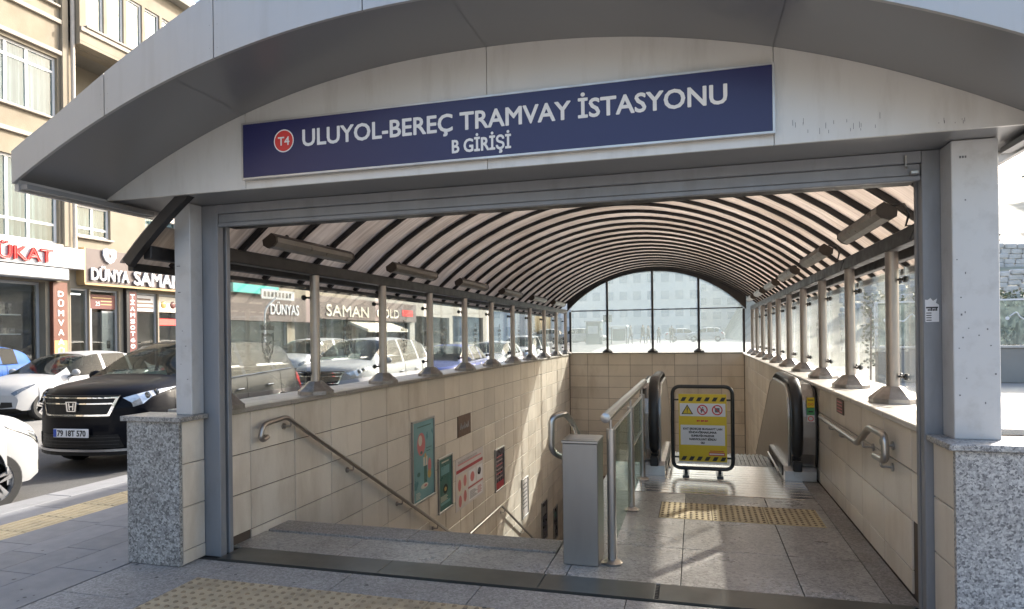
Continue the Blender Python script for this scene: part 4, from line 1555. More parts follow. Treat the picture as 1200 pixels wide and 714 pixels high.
def car_paint(name, col, metal=0.0, coat=.15):
    m, nt, b, o = _nt(name)
    n = _noise(nt, 2.0, coord='obj')
    c = _ramp(nt, n, [(.3, mul(col, .94)), (.7, mul(col, 1.04))])
    nt.links.new(c, b.inputs['Base Color'])
    b.inputs['Metallic'].default_value = metal
    b.inputs['Roughness'].default_value = .5
    b.inputs['Coat Weight'].default_value = coat
    b.inputs['Coat Roughness'].default_value = .03
    b.inputs['Specular IOR Level'].default_value = .08
    return m


def car_glass(name, tint=.30):
    m, nt, b, o = _nt(name)
    b.inputs['Base Color'].default_value = (.012, .015, .016, 1)
    b.inputs['Roughness'].default_value = .03
    b.inputs['Specular IOR Level'].default_value = .13
    tr = nt.nodes.new('ShaderNodeBsdfTransparent')
    tr.inputs[0].default_value = (.75, .85, .82, 1)
    mx = nt.nodes.new('ShaderNodeMixShader')
    mx.inputs[0].default_value = tint
    nt.links.new(b.outputs[0], mx.inputs[1])
    nt.links.new(tr.outputs[0], mx.inputs[2])
    nt.links.new(mx.outputs[0], o.inputs[0])
    return m


MT['car_black'] = car_paint('black car paint', (.003, .0035, .006), 0, .09)
MT['car_white'] = car_paint('white car paint', (.33, .335, .34))
MT['car_pearl'] = car_paint('pearl white car paint', (.30, .31, .32))
MT['car_blue'] = car_paint('blue car paint', (.03, .10, .32))
MT['car_navy'] = car_paint('dark blue car paint', (.05, .07, .18))
MT['car_grey'] = car_paint('silver car paint', (.38, .39, .40), .5)
MT['car_glass'] = car_glass('tinted car glass')
MT['plastic'] = M('black trim plastic', (.007, .007, .0075), .5, coord='obj', spec=.3)
MT['tyre'] = M('tyre rubber', (.018, .018, .018), .8, coord='obj')
MT['rim'] = flat('silver alloy', (.46, .46, .47), .3, .8)
MT['chrome'] = flat('chrome', (.75, .75, .76), .08, 1.0)
MT['head_lens'] = M('clear lamp lens', (.50, .53, .56), .08, .55, .35, 14, coord='obj', rvar=0, coat=1)
MT['lamp_dark'] = M('lamp inner', (.10, .11, .12), .15, .6, .3, 20, coord='obj', rvar=0, coat=1)
MT['tail_red'] = flat('red tail lens', (.35, .02, .02), .15)
MT['seat'] = M('dark seat fabric', (.03, .03, .032), .8, coord='obj')
MT['shade_green'] = flat('pale green windscreen shade', (.35, .62, .50), .6)
MT['plate_blue'] = flat('plate blue', (.02, .07, .38), .4)

SUV = dict(L=4.53, W=.91, wb=(.93, 3.55), wr=.345,
           top=[(0, .88), (.05, 1.04), (.14, 1.10), (.35, 1.145), (.75, 1.185), (1.0, 1.215), (1.12, 1.26), (1.80, 1.62), (2.15, 1.705), (2.9, 1.725), (3.6, 1.69), (4.05, 1.60), (4.25, 1.42), (4.43, 1.08), (4.5, .98), (4.53, .80)],
           belt=[(0, .82), (.05, .945), (.14, 1.0), (.35, 1.05), (1.18, 1.10), (2.0, 1.09), (3.6, 1.15), (4.2, 1.17), (4.43, 1.03), (4.5, .94), (4.53, .76)],
           bot=[(0, .30), (.12, .24), (.7, .24), (3.9, .24), (4.4, .28), (4.53, .34)],
           ws=(1.07, 1.95), rear=(4.06, 4.42), win=(1.42, 4.05), pil=(2.52, 3.42), xf=.44)
SEDAN = dict(L=4.53, W=.895, wb=(.86, 3.5), wr=.31,
             top=[(0, .62), (.05, .72), (.2, .82), (.5, .89), (1.15, .97), (1.25, 1.0), (2.0, 1.40), (2.4, 1.47), (2.9, 1.475), (3.4, 1.42), (3.95, 1.13), (4.1, 1.08), (4.45, 1.05), (4.5, .95), (4.53, .75)],
             belt=[(0, .58), (.05, .68), (.2, .76), (.5, .83), (1.2, .90), (3.4, .98), (4.1, .99), (4.45, .96), (4.5, .88), (4.53, .7)],
             bot=[(0, .26), (.12, .20), (4.3, .22), (4.53, .32)],
             ws=(1.22, 2.1), rear=(3.3, 3.98), win=(1.55, 3.75), pil=(2.45, 3.2), xf=.36)
HATCH = dict(L=4.05, W=.86, wb=(.80, 3.30), wr=.31,
             top=[(0, .66), (.05, .80), (.2, .90), (.55, .99), (.95, 1.06), (1.05, 1.10), (1.75, 1.45), (2.1, 1.52), (2.7, 1.53), (3.3, 1.47), (3.7, 1.33), (3.95, 1.0), (4.02, .9), (4.05, .7)],
             belt=[(0, .62), (.05, .74), (.2, .82), (.55, .90), (1.0, .96), (3.3, 1.04), (3.7, 1.06), (3.95, .96), (4.02, .86), (4.05, .66)],
             bot=[(0, .26), (.12, .20), (3.9, .24), (4.05, .32)],
             ws=(1.02, 1.85), rear=(3.55, 3.93), win=(1.35, 3.4), pil=(2.15, 2.95), xf=.36)


def make_car(name, label, loc, heading, paint, sp, group='cars parked along the street', front='plain', plate=None, interior=True, shade=False):
    """heading: world angle of the direction the nose points to. Local x runs from nose (0) to tail (L)."""
    root = thing(name, label, 'car', loc, heading + PI, group)
    L, W = sp['L'], sp['W']
    wc0, wc1 = sp['wb']
    ra = sp['wr'] + .045
    zc = sp['wr']
    bps = sorted(set([round(c + ra * math.cos(PI * q / 30), 4) for c in (wc0, wc1) for q in range(31)] + [round(i * L / 110, 4) for i in range(111)] + list(sp['ws']) + list(sp['rear']) + list(sp['win']) + [sp['pil'][0] - .045, sp['pil'][0] + .045, sp['pil'][1] - .045, sp['pil'][1] + .045]))

    def mapx(s, y, z):
        k = max(0, 1 - s / 1.15)
        k2 = max(0, 1 - (L - s) / .8)
        return s + (sp['xf'] * (abs(y) / W) ** 2.6 + .06 * max(0, z - .55)) * k - .22 * (abs(y) / W) ** 2.6 * k2

    def ring(s):
        top, belt, bot = cinterp(sp['top'], s), interp(sp['belt'], s), interp(sp['bot'], s)
        w = W * (1 - .07 * max(0, 1 - s / .5) ** 2 - .05 * max(0, 1 - (L - s) / .5) ** 2)
        ar = 0
        for c in (wc0, wc1):
            if abs(s - c) < ra:
                ar = max(ar, zc + math.sqrt(ra * ra - (s - c) ** 2))
        zr = max(bot + .05, ar)
        gh = min(1, max(0, (top - belt - .06) / .45))
        wr_ = W * (.80 - .10 * gh) * (w / W)
        z3 = max(min(.45, belt - .12), zr + .03)
        z4 = max(min(.68, belt - .07), z3 + .02)
        z5 = max(belt - .045, z4 + .01)
        z6 = max(belt, z5 + .01)
        z8 = max(top - .03 - .035 * gh, z6 + .004)
        z10 = max(top, z8 + .004)
        fl = .018 if ar else 0
        P = [(0, max(bot, ar - .0) if ar else bot), (.70 * w, max(bot, ar)), (.965 * w + fl, zr), (w + fl, z3), (.997 * w + fl * .5, z4), (.975 * w, z5), (.93 * w, z6),
             ((.93 * w + wr_) / 2 + .012 * gh, (z6 + z8) / 2), (wr_, z8), (wr_ * .6, z8 * .25 + z10 * .75), (0, z10)]
        return P

    R = [ring(s) for s in bps]
    n = len(R[0])
    V, idx = [], {}
    for i, s in enumerate(bps):
        for j in range(n):
            for sd in (1, -1):
                if j in (0, n - 1) and sd < 0:
                    idx[i, j, sd] = idx[i, j, 1]
                    continue
                y, z = R[i][j]
                idx[i, j, sd] = len(V)
                V.append((mapx(s, y, z), sd * y, z))
    groups = {k: [] for k in ('body', 'windscreen', 'rear_window', 'sl0', 'sl1', 'sl2', 'sr0', 'sr1', 'sr2', 'under')}
    for i in range(len(bps) - 1):
        s = (bps[i] + bps[i + 1]) / 2
        for j in range(n - 1):
            for sd in (1, -1):
                q = (idx[i, j, sd], idx[i + 1, j, sd], idx[i + 1, j + 1, sd], idx[i, j + 1, sd])
                q = tuple(dict.fromkeys(q))
                if sd > 0:
                    q = q[::-1]
                g = 'body'
                if j < 2:
                    g = 'under'
                elif j >= 8:
                    if sp['ws'][0] < s < sp['ws'][1]:
                        g = 'windscreen'
                    elif sp['rear'][0] < s < sp['rear'][1]:
                        g = 'rear_window'
                elif j in (6, 7) and sp['win'][0] < s < sp['win'][1]:
                    top = cinterp(sp['top'], s)
                    if abs(s - sp['pil'][0]) > .045 and abs(s - sp['pil'][1]) > .045:
                        k = 0 if s < sp['pil'][0] else (1 if s < sp['pil'][1] else 2)
                        g = ('sl' if sd > 0 else 'sr') + str(k)
                groups[g].append(q)
    # end caps
    for i, rev in ((0, False), (len(bps) - 1, True)):
        s = bps[i]
        NY = 14
        rows_ = []
        for j in range(2, 9):
            y, z = R[i][j]
            rr = []
            for k in range(NY + 1):
                yy = -y + 2 * y * k / NY
                if k == 0:
                    rr.append(idx[i, j, -1])
                elif k == NY:
                    rr.append(idx[i, j, 1])
                else:
                    V.append((mapx(s, yy, z), yy, z))
                    rr.append(len(V) - 1)
            rows_.append(rr)
        for a, b in zip(rows_, rows_[1:]):
            for k in range(NY):
                q = (a[k], a[k + 1], b[k + 1], b[k])
                groups['body'].append(q if not rev else q[::-1])
        rr = rows_[-1]
        q = tuple(rr) + (idx[i, 9, 1], idx[i, 10, 1], idx[i, 9, -1])
        groups['body'].append(q[::-1] if rev else q)
        rr = rows_[0]
        q = (idx[i, 1, -1],) + (idx[i, 1, 1],) + tuple(rr[::-1])
        groups['under'].append(q)

    def mk(nm, faces, mat):
        if not faces:
            return None
        used = sorted({v for f in faces for v in f})
        mp = {v: k for k, v in enumerate(used)}
        mb = MB()
        mb.v = [V[v] for v in used]
        mb.f = [tuple(mp[v] for v in f) for f in faces]
        mb.mi = [0] * len(mb.f)
        me = mb.mesh(nm, mat, 'all')
        me.set_sharp_from_angle(angle=math.radians(48))
        return link(nm, me, root, True)
    body = mk('body', groups['body'], paint)
    mk('underbody', groups['under'], MT['plastic'])
    mk('windscreen', groups['windscreen'], MT['car_glass'])
    mk('rear_window', groups['rear_window'], MT['car_glass'])
    for k in groups:
        if k[0] == 's' and k != 'body':
            mk('side_window', groups[k], MT['car_glass'])

    def surf(s, sd, j):
        """point on the skin at station s, side, fractional ring index"""
        P = ring(s)
        a = int(j)
        t = j - a
        p, q = P[a], P[min(a + 1, n - 1)]
        y, z = p[0] + (q[0] - p[0]) * t, p[1] + (q[1] - p[1]) * t
        return Vector((mapx(s, y, z), sd * y, z))

    def front_pt(y, z, off):
        return Vector((mapx(0, y, z) - off, y, z))

    def patch(nm, corners, mat, off=.008, nu=10, nv=3, rear=False, parent=root):
        """bilinear patch in (y,z) on the nose (or tail)"""
        (a, b, c, d) = corners
        mb = MB()
        G = []
        for v in range(nv + 1):
            row = []
            for u in range(nu + 1):
                fu, fv = u / nu, v / nv
                y = (a[0] * (1 - fu) + b[0] * fu) * (1 - fv) + (d[0] * (1 - fu) + c[0] * fu) * fv
                z = (a[1] * (1 - fu) + b[1] * fu) * (1 - fv) + (d[1] * (1 - fu) + c[1] * fu) * fv
                if rear:
                    row.append((mapx(L, y, z) + off, y, z))
                else:
                    row.append(tuple(front_pt(y, z, off)))
            G.append(row)
        dx = .03 if not rear else -.03
        for v in range(nv):
            for u in range(nu):
                mb.quad(G[v][u], G[v][u + 1], G[v + 1][u + 1], G[v + 1][u])
        edge = G[0] + [r[-1] for r in G[1:]] + G[-1][::-1][1:] + [r[0] for r in G[::-1][1:]]
        for p, q in zip(edge, edge[1:]):
            mb.quad(p, (p[0] + dx, p[1], p[2]), (q[0] + dx, q[1], q[2]), q)
        return mb.build(nm, mat, parent, True)

    def skin_patch(nm, sd, pts, mat, off=.008, parent=root):
        """polygon on the skin: pts (s, j)"""
        C_ = Vector((L / 2, 0, .6))
        mb = MB()
        # quad grid between lower and upper polylines
        lo, hi = pts
        nn = len(lo)
        G = []
        for r in range(5):
            t = r / 4
            row = []
            for k in range(nn):
                s = lo[k][0] * (1 - t) + hi[k][0] * t
                j = lo[k][1] * (1 - t) + hi[k][1] * t
                p = surf(max(0, s), sd, j)
                d = (p - C_)
                d = Vector((d.x * .35, d.y * 1.2, d.z)).normalized()
                row.append(tuple(p + d * off))
            G.append(row)
        for r in range(4):
            for k in range(nn - 1):
                mb.quad(G[r][k], G[r][k + 1], G[r + 1][k + 1], G[r + 1][k])
        return mb.build(nm, mat, parent, True, 'all')

    # wheels
    for wcx in (wc0, wc1):
        for sd in (1, -1):
            r = sp['wr']
            yc = sd * (W - .10)
            m = MB()
            m.lathe([(r * .66, -.10), (r * .90, -.105), (r * .985, -.08), (r, -.04), (r, .04), (r * .985, .08), (r * .90, .105), (r * .66, .10)], (wcx, yc, r), axis=1, seg=36)
            m.f = [f for f in m.f if len(f) == 4]
            m.mi = [0] * len(m.f)
            t = m.build('wheel', MT['tyre'], root, True, True)
            rim = MB()
            o_ = .085 * sd
            prof = [(r * .70, o_ * .2), (r * .70, o_ * 1.1), (r * .655, o_ * 1.15), (r * .63, o_ * .8)]
            rim.lathe(prof, (wcx, yc, r), axis=1, seg=30)
            rim.f = [f for f in rim.f if len(f) == 4]
            rim.mi = [0] * len(rim.f)
            for k in range(5):
                for dd in (-.13, .13):
                    a = 2 * PI * k / 5 + .3 + dd
                    c0, s0 = math.cos(a), math.sin(a)
                    wv = .028
                    p0 = (wcx + c0 * r * .12, r + s0 * r * .12)
                    p1 = (wcx + c0 * r * .66, r + s0 * r * .66)
                    tx, tz = -s0 * wv, c0 * wv
                    yo, yi = yc + o_ * 1.08, yc + o_ * .75
                    qd = [(p0[0] - tx, p0[1] - tz), (p1[0] - tx * .8, p1[1] - tz * .8), (p1[0] + tx * .8, p1[1] + tz * .8), (p0[0] + tx, p0[1] + tz)]
                    rim.quad(*[(q[0], yo, q[1]) for q in (qd if sd < 0 else qd[::-1])])
                    for i in range(4):
                        j = (i + 1) % 4
                        rim.quad((qd[i][0], yo, qd[i][1]), (qd[j][0], yo, qd[j][1]), (qd[j][0], yi, qd[j][1]), (qd[i][0], yi, qd[i][1]))
            rim.lathe([(r * .17, o_ * .5), (r * .17, o_ * 1.1), (r * .1, o_ * 1.2)], (wcx, yc, r), axis=1, seg=14)
            rim.build('rim', MT['rim'], t, True)
            hub = MB().lathe([(r * .64, o_ * .2), (r * .64, o_ * .35)], (wcx, yc, r), axis=1, seg=24).build('brake_disc', MT['plastic'], t, True)
    # mirrors, handles
    for sd in (1, -1):
        p = surf(sp['win'][0] + .02, sd, 6.1)
        m = MB()
        bm = bmesh.new()
        bmesh.ops.create_uvsphere(bm, u_segments=12, v_segments=8, radius=1)
        base = len(m.v)
        for v in bm.verts:
            m.v.append((p.x - .02 + v.co.x * .075, p.y + sd * .13 + v.co.y * .10, p.z + .08 + v.co.z * .075))
        for f in bm.faces:
            m.f.append(tuple(base + v.index for v in f.verts))
            m.mi.append(0)
        bm.free()
        m.box(p.x - .03, p.x + .02, min(p.y - sd * .02, p.y + sd * .08), max(p.y - sd * .02, p.y + sd * .08), p.z + .01, p.z + .05)
        m.build('mirror', paint, root, True, 'all')
        for s in (sp['pil'][0] - .22, sp['pil'][1] - .25):
            q = surf(s, sd, 4.6)
            MB().cbox(q.x - .09, q.x + .09, min(q.y, q.y + sd * .035), max(q.y, q.y + sd * .035), q.z - .012, q.z + .015, .006).build('door_handle', MT['chrome'], root, True)
        # dark window trim line and door gaps
        ln = MB()
        for s in (sp['win'][0] - .12, sp['pil'][0], sp['pil'][1] + .12):
            ps = [surf(s, sd, j) + Vector((0, sd * .002, 0)) for j in (2.3, 3, 4, 5, 5.9)]
            ln.tube(ps, .004, 4)
        ln.build('door_gap', MT['plastic'], root, True)
        tl = MB().tube([surf(s, sd, 6.02) + Vector((0, sd * .004, .004)) for s in lin(sp['win'][0] - .1, sp['win'][1], 14)], .009, 6)
        tl.build('window_trim', MT['chrome'] if front == 'suv' else MT['plastic'], root, True)
    # nose
    zb, zt = .30, ring(0)[8][1]
    if front == 'suv':
        patch('grille', [(-.46, .72), (.46, .72), (.57, 1.01), (-.57, 1.01)], MT['plastic'], .006, 16)
        for z, w, h in ((.98, .555, .018), (.905, .53, .018), (.755, .465, .022)):
            patch('grille_bar', [(-w, z - h / 2), (w, z - h / 2), (w + .012, z + h / 2), (-w - .012, z + h / 2)], MT['chrome'], .022, 16, 1)
        for sd in (1, -1):
            patch('grille_bar', [(sd * .445, .745), (sd * .48, .745), (sd * .575, .99), (sd * .545, .99)], MT['chrome'], .018, 2, 2)
        # badge: rounded frame with an H
        bx = mapx(0, 0, .87) - .036
        def bq(pts):
            mb = MB()
            mb.prism(pts, 0, bx - .006, bx + .02)
            return mb
        for pts in ([(-.085, 0.9350), (-.062, 0.9350), (-.046, 0.8050), (-.066, 0.8050)], [(.062, 0.9350), (.085, 0.9350), (.066, 0.8050), (.046, 0.8050)], [(-.0619, 0.9351), (.0619, 0.9351), (.0605, 0.9230), (-.0605, 0.9230)], [(-.0459, 0.8049), (.0459, 0.8049), (.0475, 0.8170), (-.0475, 0.8170)],
                    [(-.044, 0.9150), (-.024, 0.9150), (-.016, 0.8250), (-.034, 0.8250)], [(.024, 0.9150), (.044, 0.9150), (.034, 0.8250), (.016, 0.8250)], [(-.021, 0.8800), (.021, 0.8800), (.0205, 0.8630), (-.0205, 0.8630)]):
            bq(pts).build('badge', MT['chrome'], root, True)
        MB().box(bx + .008, bx + .03, -.08, .08, .81, .93).build('badge_back', MT['plastic'], root, True)
        patch('lower_grille', [(-.62, .33), (.62, .33), (.56, .50), (-.56, .50)], MT['plastic'], .006, 14)
        for k in range(3):
            patch('intake_slat', [(-.58, .37 + k * .045), (.58, .37 + k * .045), (.57, .38 + k * .045), (-.57, .38 + k * .045)], MT['black'], .014, 14, 1)
        patch('skid_strip', [(-.80, .285), (.80, .285), (.78, .315), (-.78, .315)], MT['rim'], .018, 18, 1)
        patch('lower_cladding', [(-.84, .235), (.84, .235), (.84, .284), (-.84, .284)], MT['plastic'], .006, 18, 1)
        for sd in (1, -1):
            patch('fog_recess', [(sd * .64, .36), (sd * .80, .38), (sd * .80, .50), (sd * .66, .52)], MT['plastic'], .006, 5)
            lo = [(0.0, 7.7), (.02, 6.35), (.10, 5.75), (.28, 5.55), (.46, 5.62), (.66, 5.85)]
            hi = [(0.03, 8.35), (.06, 7.7), (.16, 6.9), (.34, 6.3), (.52, 6.1), (.70, 5.98)]
            hl_ = skin_patch('headlight', sd, (lo, hi), MT['head_lens'], .012)
            for s, j, r in ((.10, 6.45, .045), (.22, 6.15, .042)):
                c = surf(s, sd, j)
                m = MB().lathe([(r, -.002), (r * .9, .012), (r * .4, .02)], (0, 0, 0), axis=0, seg=16)
                m.v = [(c.x - x - .016, c.y + y + sd * .012, c.z + z) for x, y, z in m.v]
                m.build('lamp_bulb', MT['lamp_dark'], hl_, True, True)
    else:
        zg = zt
        patch('grille', [(-.45, zg - .16), (.45, zg - .16), (.52, zg - .04), (-.52, zg - .04)], MT['plastic'], .006, 12)
        patch('grille_bar', [(-.48, zg - .11), (.48, zg - .11), (.49, zg - .09), (-.49, zg - .09)], MT['chrome'], .02, 12, 1)
        patch('lower_grille', [(-.50, .27), (.50, .27), (.46, .40), (-.46, .40)], MT['plastic'], .006, 12)
        for sd in (1, -1):
            patch('fog_recess', [(sd * .56, .32), (sd * .76, .34), (sd * .75, .44), (sd * .60, .45)], MT['plastic'], .008, 5)
            lo = [(0.0, 5.8), (.03, 5.2), (.12, 4.9), (.26, 4.95), (.42, 5.2)]
            hi = [(0.02, 7.0), (.06, 6.3), (.16, 5.9), (.32, 5.75), (.48, 5.55)]
            skin_patch('headlight', sd, (lo, hi), MT['lamp_dark'], .010)
    for sd in (1, -1):
        lo = [(L - .02, 4.6), (L - .12, 4.55), (L - .30, 4.7)]
        hi = [(L - .02, 6.3), (L - .12, 6.2), (L - .30, 5.7)]
        skin_patch('tail_light', sd, (lo, hi), MT['tail_red'], .010)
    zp = .53 if front == 'suv' else .45
    if plate:
        x = mapx(0, 0, zp) - .03
        pb = MB().cbox(x - .006, x + .012, -.26, .26, zp - .056, zp + .056, .003).build('number_plate', MT['white_print'], root, True)
        # seen from the front the car's right is the viewer's left: local +y is viewer's left after rotation
        MB().box(x - .0075, x - .0063, .21, .255, zp - .05, zp + .05).build('country_band', MT['plate_blue'], pb, True)
        me = text_mesh('plate_lettering', plate, MT['black_print'], .42, .072, extrude=.001, bold=.035)
        o = bpy.data.objects.new('plate_lettering', me)
        COL.objects.link(o)
        o.parent = pb
        o.rotation_euler = (0, 0, -PI / 2)
        o.location = (x - .0065, .195, zp - .036)
    if interior:
        mi = MB()
        mi.box(sp['ws'][0] - .02, sp['ws'][0] + .42, -.62, .62, .55, interp(sp['belt'], 1.2) - .03)
        mi.build('dashboard', MT['seat'], root, True)
        for y in (-.36, .36):
            m = MB()
            m.cbox(2.28, 2.42, y - .24, y + .24, .55, 1.12, .05)
            m.cbox(2.33, 2.43, y - .13, y + .13, 1.14, 1.34, .04)
            m.build('seat', MT['seat'], root, True)
        MB().cbox(3.2, 3.34, -.6, .6, .55, 1.10, .05).build('rear_seat', MT['seat'], root, True)
        MB().box(1.0, L - .3, -.7, .7, .40, .42).build('cabin_floor', MT['seat'], root, True)
    if shade:
        a = surf(1.42, -1, 8.3)
        m = MB()
        z0 = interp(sp['belt'], 1.3) + .02
        m.quad((1.42, -.30, z0), (1.42, .40, z0 - .02), (1.64, .30, z0 + .10), (1.60, -.10, z0 + .14))
        m.quad((1.42, -.30, z0 - .004), (1.60, -.10, z0 + .136), (1.64, .30, z0 + .096), (1.42, .40, z0 - .024))
        m.build('sun_shade', MT['shade_green'], root, True)
    return root


RZ = -.12
make_car('parked_suv', 'black suv with chrome grille parked nose first behind the granite pier', (-7.78, 6.66, RZ), math.radians(-90 + 5), MT['car_black'], SUV, front='suv', plate='79 18T 570', shade=True)
make_car('parked_hatchback', 'white hatchback cut off by the left edge in front of the black suv', (-7.62, 5.72, RZ), math.radians(90), MT['car_white'], HATCH)
make_car('white_sedan', 'white sedan in the far lane behind the black suv', (-14.62, 10.25, RZ), math.radians(-90), MT['car_white'], SEDAN, 'cars across the street')
bc = make_car('blue_hatchback', 'blue hatchback with a painted side at the left edge by the shop', (-16.75, 8.85, .02), math.radians(-90), MT['car_blue'], HATCH, 'cars across the street', interior=False)
make_car('white_suv', 'white suv parked behind the black suv, seen through the glass', (-7.75, 12.3, RZ), math.radians(-90), MT['car_white'], SUV, front='suv', interior=False)
make_car('silver_suv', 'silver suv in the far lane seen through the second pane', (-12.6, 17.5, RZ), math.radians(-90), MT['car_grey'], SUV, 'cars across the street', interior=False)
make_car('dark_blue_sedan', 'dark blue sedan parked beyond the white suv', (-7.7, 17.6, RZ), math.radians(-90), MT['car_navy'], SEDAN, interior=False)
make_car('white_hatchback', 'white hatchback parked beyond the dark blue sedan', (-7.7, 22.6, RZ), math.radians(-90), MT['car_pearl'], HATCH, interior=False)
make_car('white_suv', 'white suv farthest along the kerb', (-7.7, 27.2, RZ), math.radians(-90), MT['car_white'], SUV, front='suv', interior=False)
make_car('white_sedan', 'white sedan in the far lane seen through the middle panes', (-13.2, 25.5, RZ), math.radians(-90), MT['car_pearl'], SEDAN, 'cars across the street', interior=False)

# ================================================================== SHOP BUILDINGS ACROSS THE STREET (facade plane X = -18)
FX = -18.0
MT['stucco'] = M('ochre stucco', (.25, .215, .16), .9, 0, .10, 1.2, bump=.5, bscale=25, dirt=(.19, .155, .11), dscale=.8, dstretch=(1, 1, .4), damt=.5)
MT['stucco2'] = M('buff stucco', (.27, .235, .18), .9, 0, .08, .8, bump=.15, bscale=40, dirt=(.19, .155, .115), dscale=.7, dstretch=(1, 1, .4), damt=.5)
MT['stucco3'] = M('pale plaster', (.30, .285, .255), .9, 0, .08, .8, dirt=(.22, .2, .17), dscale=.7, dstretch=(1, 1, .4), damt=.4)
MT['trim'] = M('grey beige trim', (.36, .32, .27), .8, 0, .1, 2)
MT['upvc'] = flat('white window frame', (.72, .72, .72), .35)
MT['curtain'] = M('sheer curtain', (.30, .36, .38), .9, 0, .12, 2, stretch=(1, 9, .3))
MT['win'] = glassmat('window glass', (.75, .82, .82), .04, (.4, .45, .45), .04, 2)
MT['win_dark'] = glassmat('shop glass', (.80, .83, .82), .03, (.4, .4, .4), .06, 2)
MT['shop_in'] = M('dim shop interior', (.22, .19, .165), .8, 0, .3, 1.5)
MT['sign_brown'] = M('brown shop fascia', (.105, .078, .072), .5, 0, .1, 1)
MT['sign_wht'] = M('white shop fascia', (.62, .62, .62), .45, 0, .05, 1)
MT['gold'] = flat('gold trim', (.45, .33, .17), .35, .3)
MT['brown_red'] = M('brown red pilaster', (.15, .055, .035), .5, 0, .15, 2)
MT['maroon'] = flat('maroon panel', (.13, .035, .03), .5)
MT['orange'] = flat('amber panel', (.55, .33, .12), .5)
MT['led'] = flat('red led sign', (.8, .04, .03), .5, 0, 1.2)
MT['grey_box'] = M('grey shutter box', (.36, .37, .38), .5, .2, .08, 3)
MT['pipe'] = M('beige downpipe', (.50, .45, .39), .6)
MT['tube_light'] = flat('shop tube light', (1, .96, .88), .5, 0, 5.0)
MT['stock'] = M('shelf goods', (.35, .3, .26), .7, 0, .6, 9)


def wall_holes(m, y0, y1, z0, z1, holes, xf=FX, t=.35):
    ys_ = sorted({y0, y1, *[h[0] for h in holes], *[h[1] for h in holes]})
    zs_ = sorted({z0, z1, *[h[2] for h in holes], *[h[3] for h in holes]})
    ys_ = [y for y in ys_ if y0 <= y <= y1]
    zs_ = [z for z in zs_ if z0 <= z <= z1]

    def solid(i, j):
        if i < 0 or j < 0 or i >= len(ys_) - 1 or j >= len(zs_) - 1:
            return None
        yc, zc = (ys_[i] + ys_[i + 1]) / 2, (zs_[j] + zs_[j + 1]) / 2
        return not any(h[0] < yc < h[1] and h[2] < zc < h[3] for h in holes)
    for i in range(len(ys_) - 1):
        for j in range(len(zs_) - 1):
            if not solid(i, j):
                continue
            a, b, c, d = ys_[i], ys_[i + 1], zs_[j], zs_[j + 1]
            m.quad((xf, a, c), (xf, b, c), (xf, b, d), (xf, a, d))
            m.quad((xf - t, a, c), (xf - t, a, d), (xf - t, b, d), (xf - t, b, c))
            if solid(i - 1, j) is not True:
                m.quad((xf, a, c), (xf, a, d), (xf - t, a, d), (xf - t, a, c))
            if solid(i + 1, j) is not True:
                m.quad((xf, b, c), (xf - t, b, c), (xf - t, b, d), (xf, b, d))
            if solid(i, j - 1) is not True:
                m.quad((xf, a, c), (xf - t, a, c), (xf - t, b, c), (xf, b, c))
            if solid(i, j + 1) is not True:
                m.quad((xf, a, d), (xf, b, d), (xf - t, b, d), (xf - t, a, d))
    return m


def window(parent, y0, y1, z0, z1, divs=(), trans=(), fw=.07, xf=FX, inset=.10, cur=True):
    """window with frame bars, panes between them and a folded curtain; divs / trans are absolute positions"""
    x1, x0 = xf - inset, xf - inset - .07
    fr = MB()
    fr.box(x0, x1, y0, y1, z0, z0 + fw)
    fr.box(x0, x1, y0, y1, z1 - fw, z1)
    fr.box(x0 + .001, x1 - .001, y0, y0 + fw, z0 + fw, z1 - fw)
    fr.box(x0 + .001, x1 - .001, y1 - fw, y1, z0 + fw, z1 - fw)
    D = [y0 + fw] + sorted(divs) + [y1 - fw]
    T = [z0 + fw] + sorted(trans) + [z1 - fw]
    for d in divs:
        fr.box(x0 + .004, x1 - .004, d - fw * .55, d + fw * .55, z0 + fw, z1 - fw)
    for t in trans:
        fr.box(x0 + .008, x1 - .008, y0 + fw, y1 - fw, t - fw * .5, t + fw * .5)
    w = fr.build('window', MT['upvc'], parent)
    h = fw * .55
    for a, b in zip(D, D[1:]):
        for c, d in zip(T, T[1:]):
            MB().box(x0 + .025, x0 + .035, a, b, c, d).build('pane', MT['win'], w)
    if cur:
        m = MB()
        N = max(8, int((y1 - y0) / .06))
        Y = lin(y0, y1, N)
        pr_ = None
        for k, y in enumerate(Y):
            p = (x0 - .10 + .03 * math.sin(k * 1.9) + .015 * math.sin(k * .7), y)
            if pr_:
                m.quad((pr_[0], pr_[1], z0), (p[0], p[1], z0), (p[0], p[1], z1), (pr_[0], pr_[1], z1))
            pr_ = p
        m.build('curtain', MT['curtain'], w, smooth='all')
    MB().cbox(xf - .02, xf + .10, y0 - .06, y1 + .06, z0 - .07, z0 - .005, .008).build('sill', MT['trim'], w)
    return w


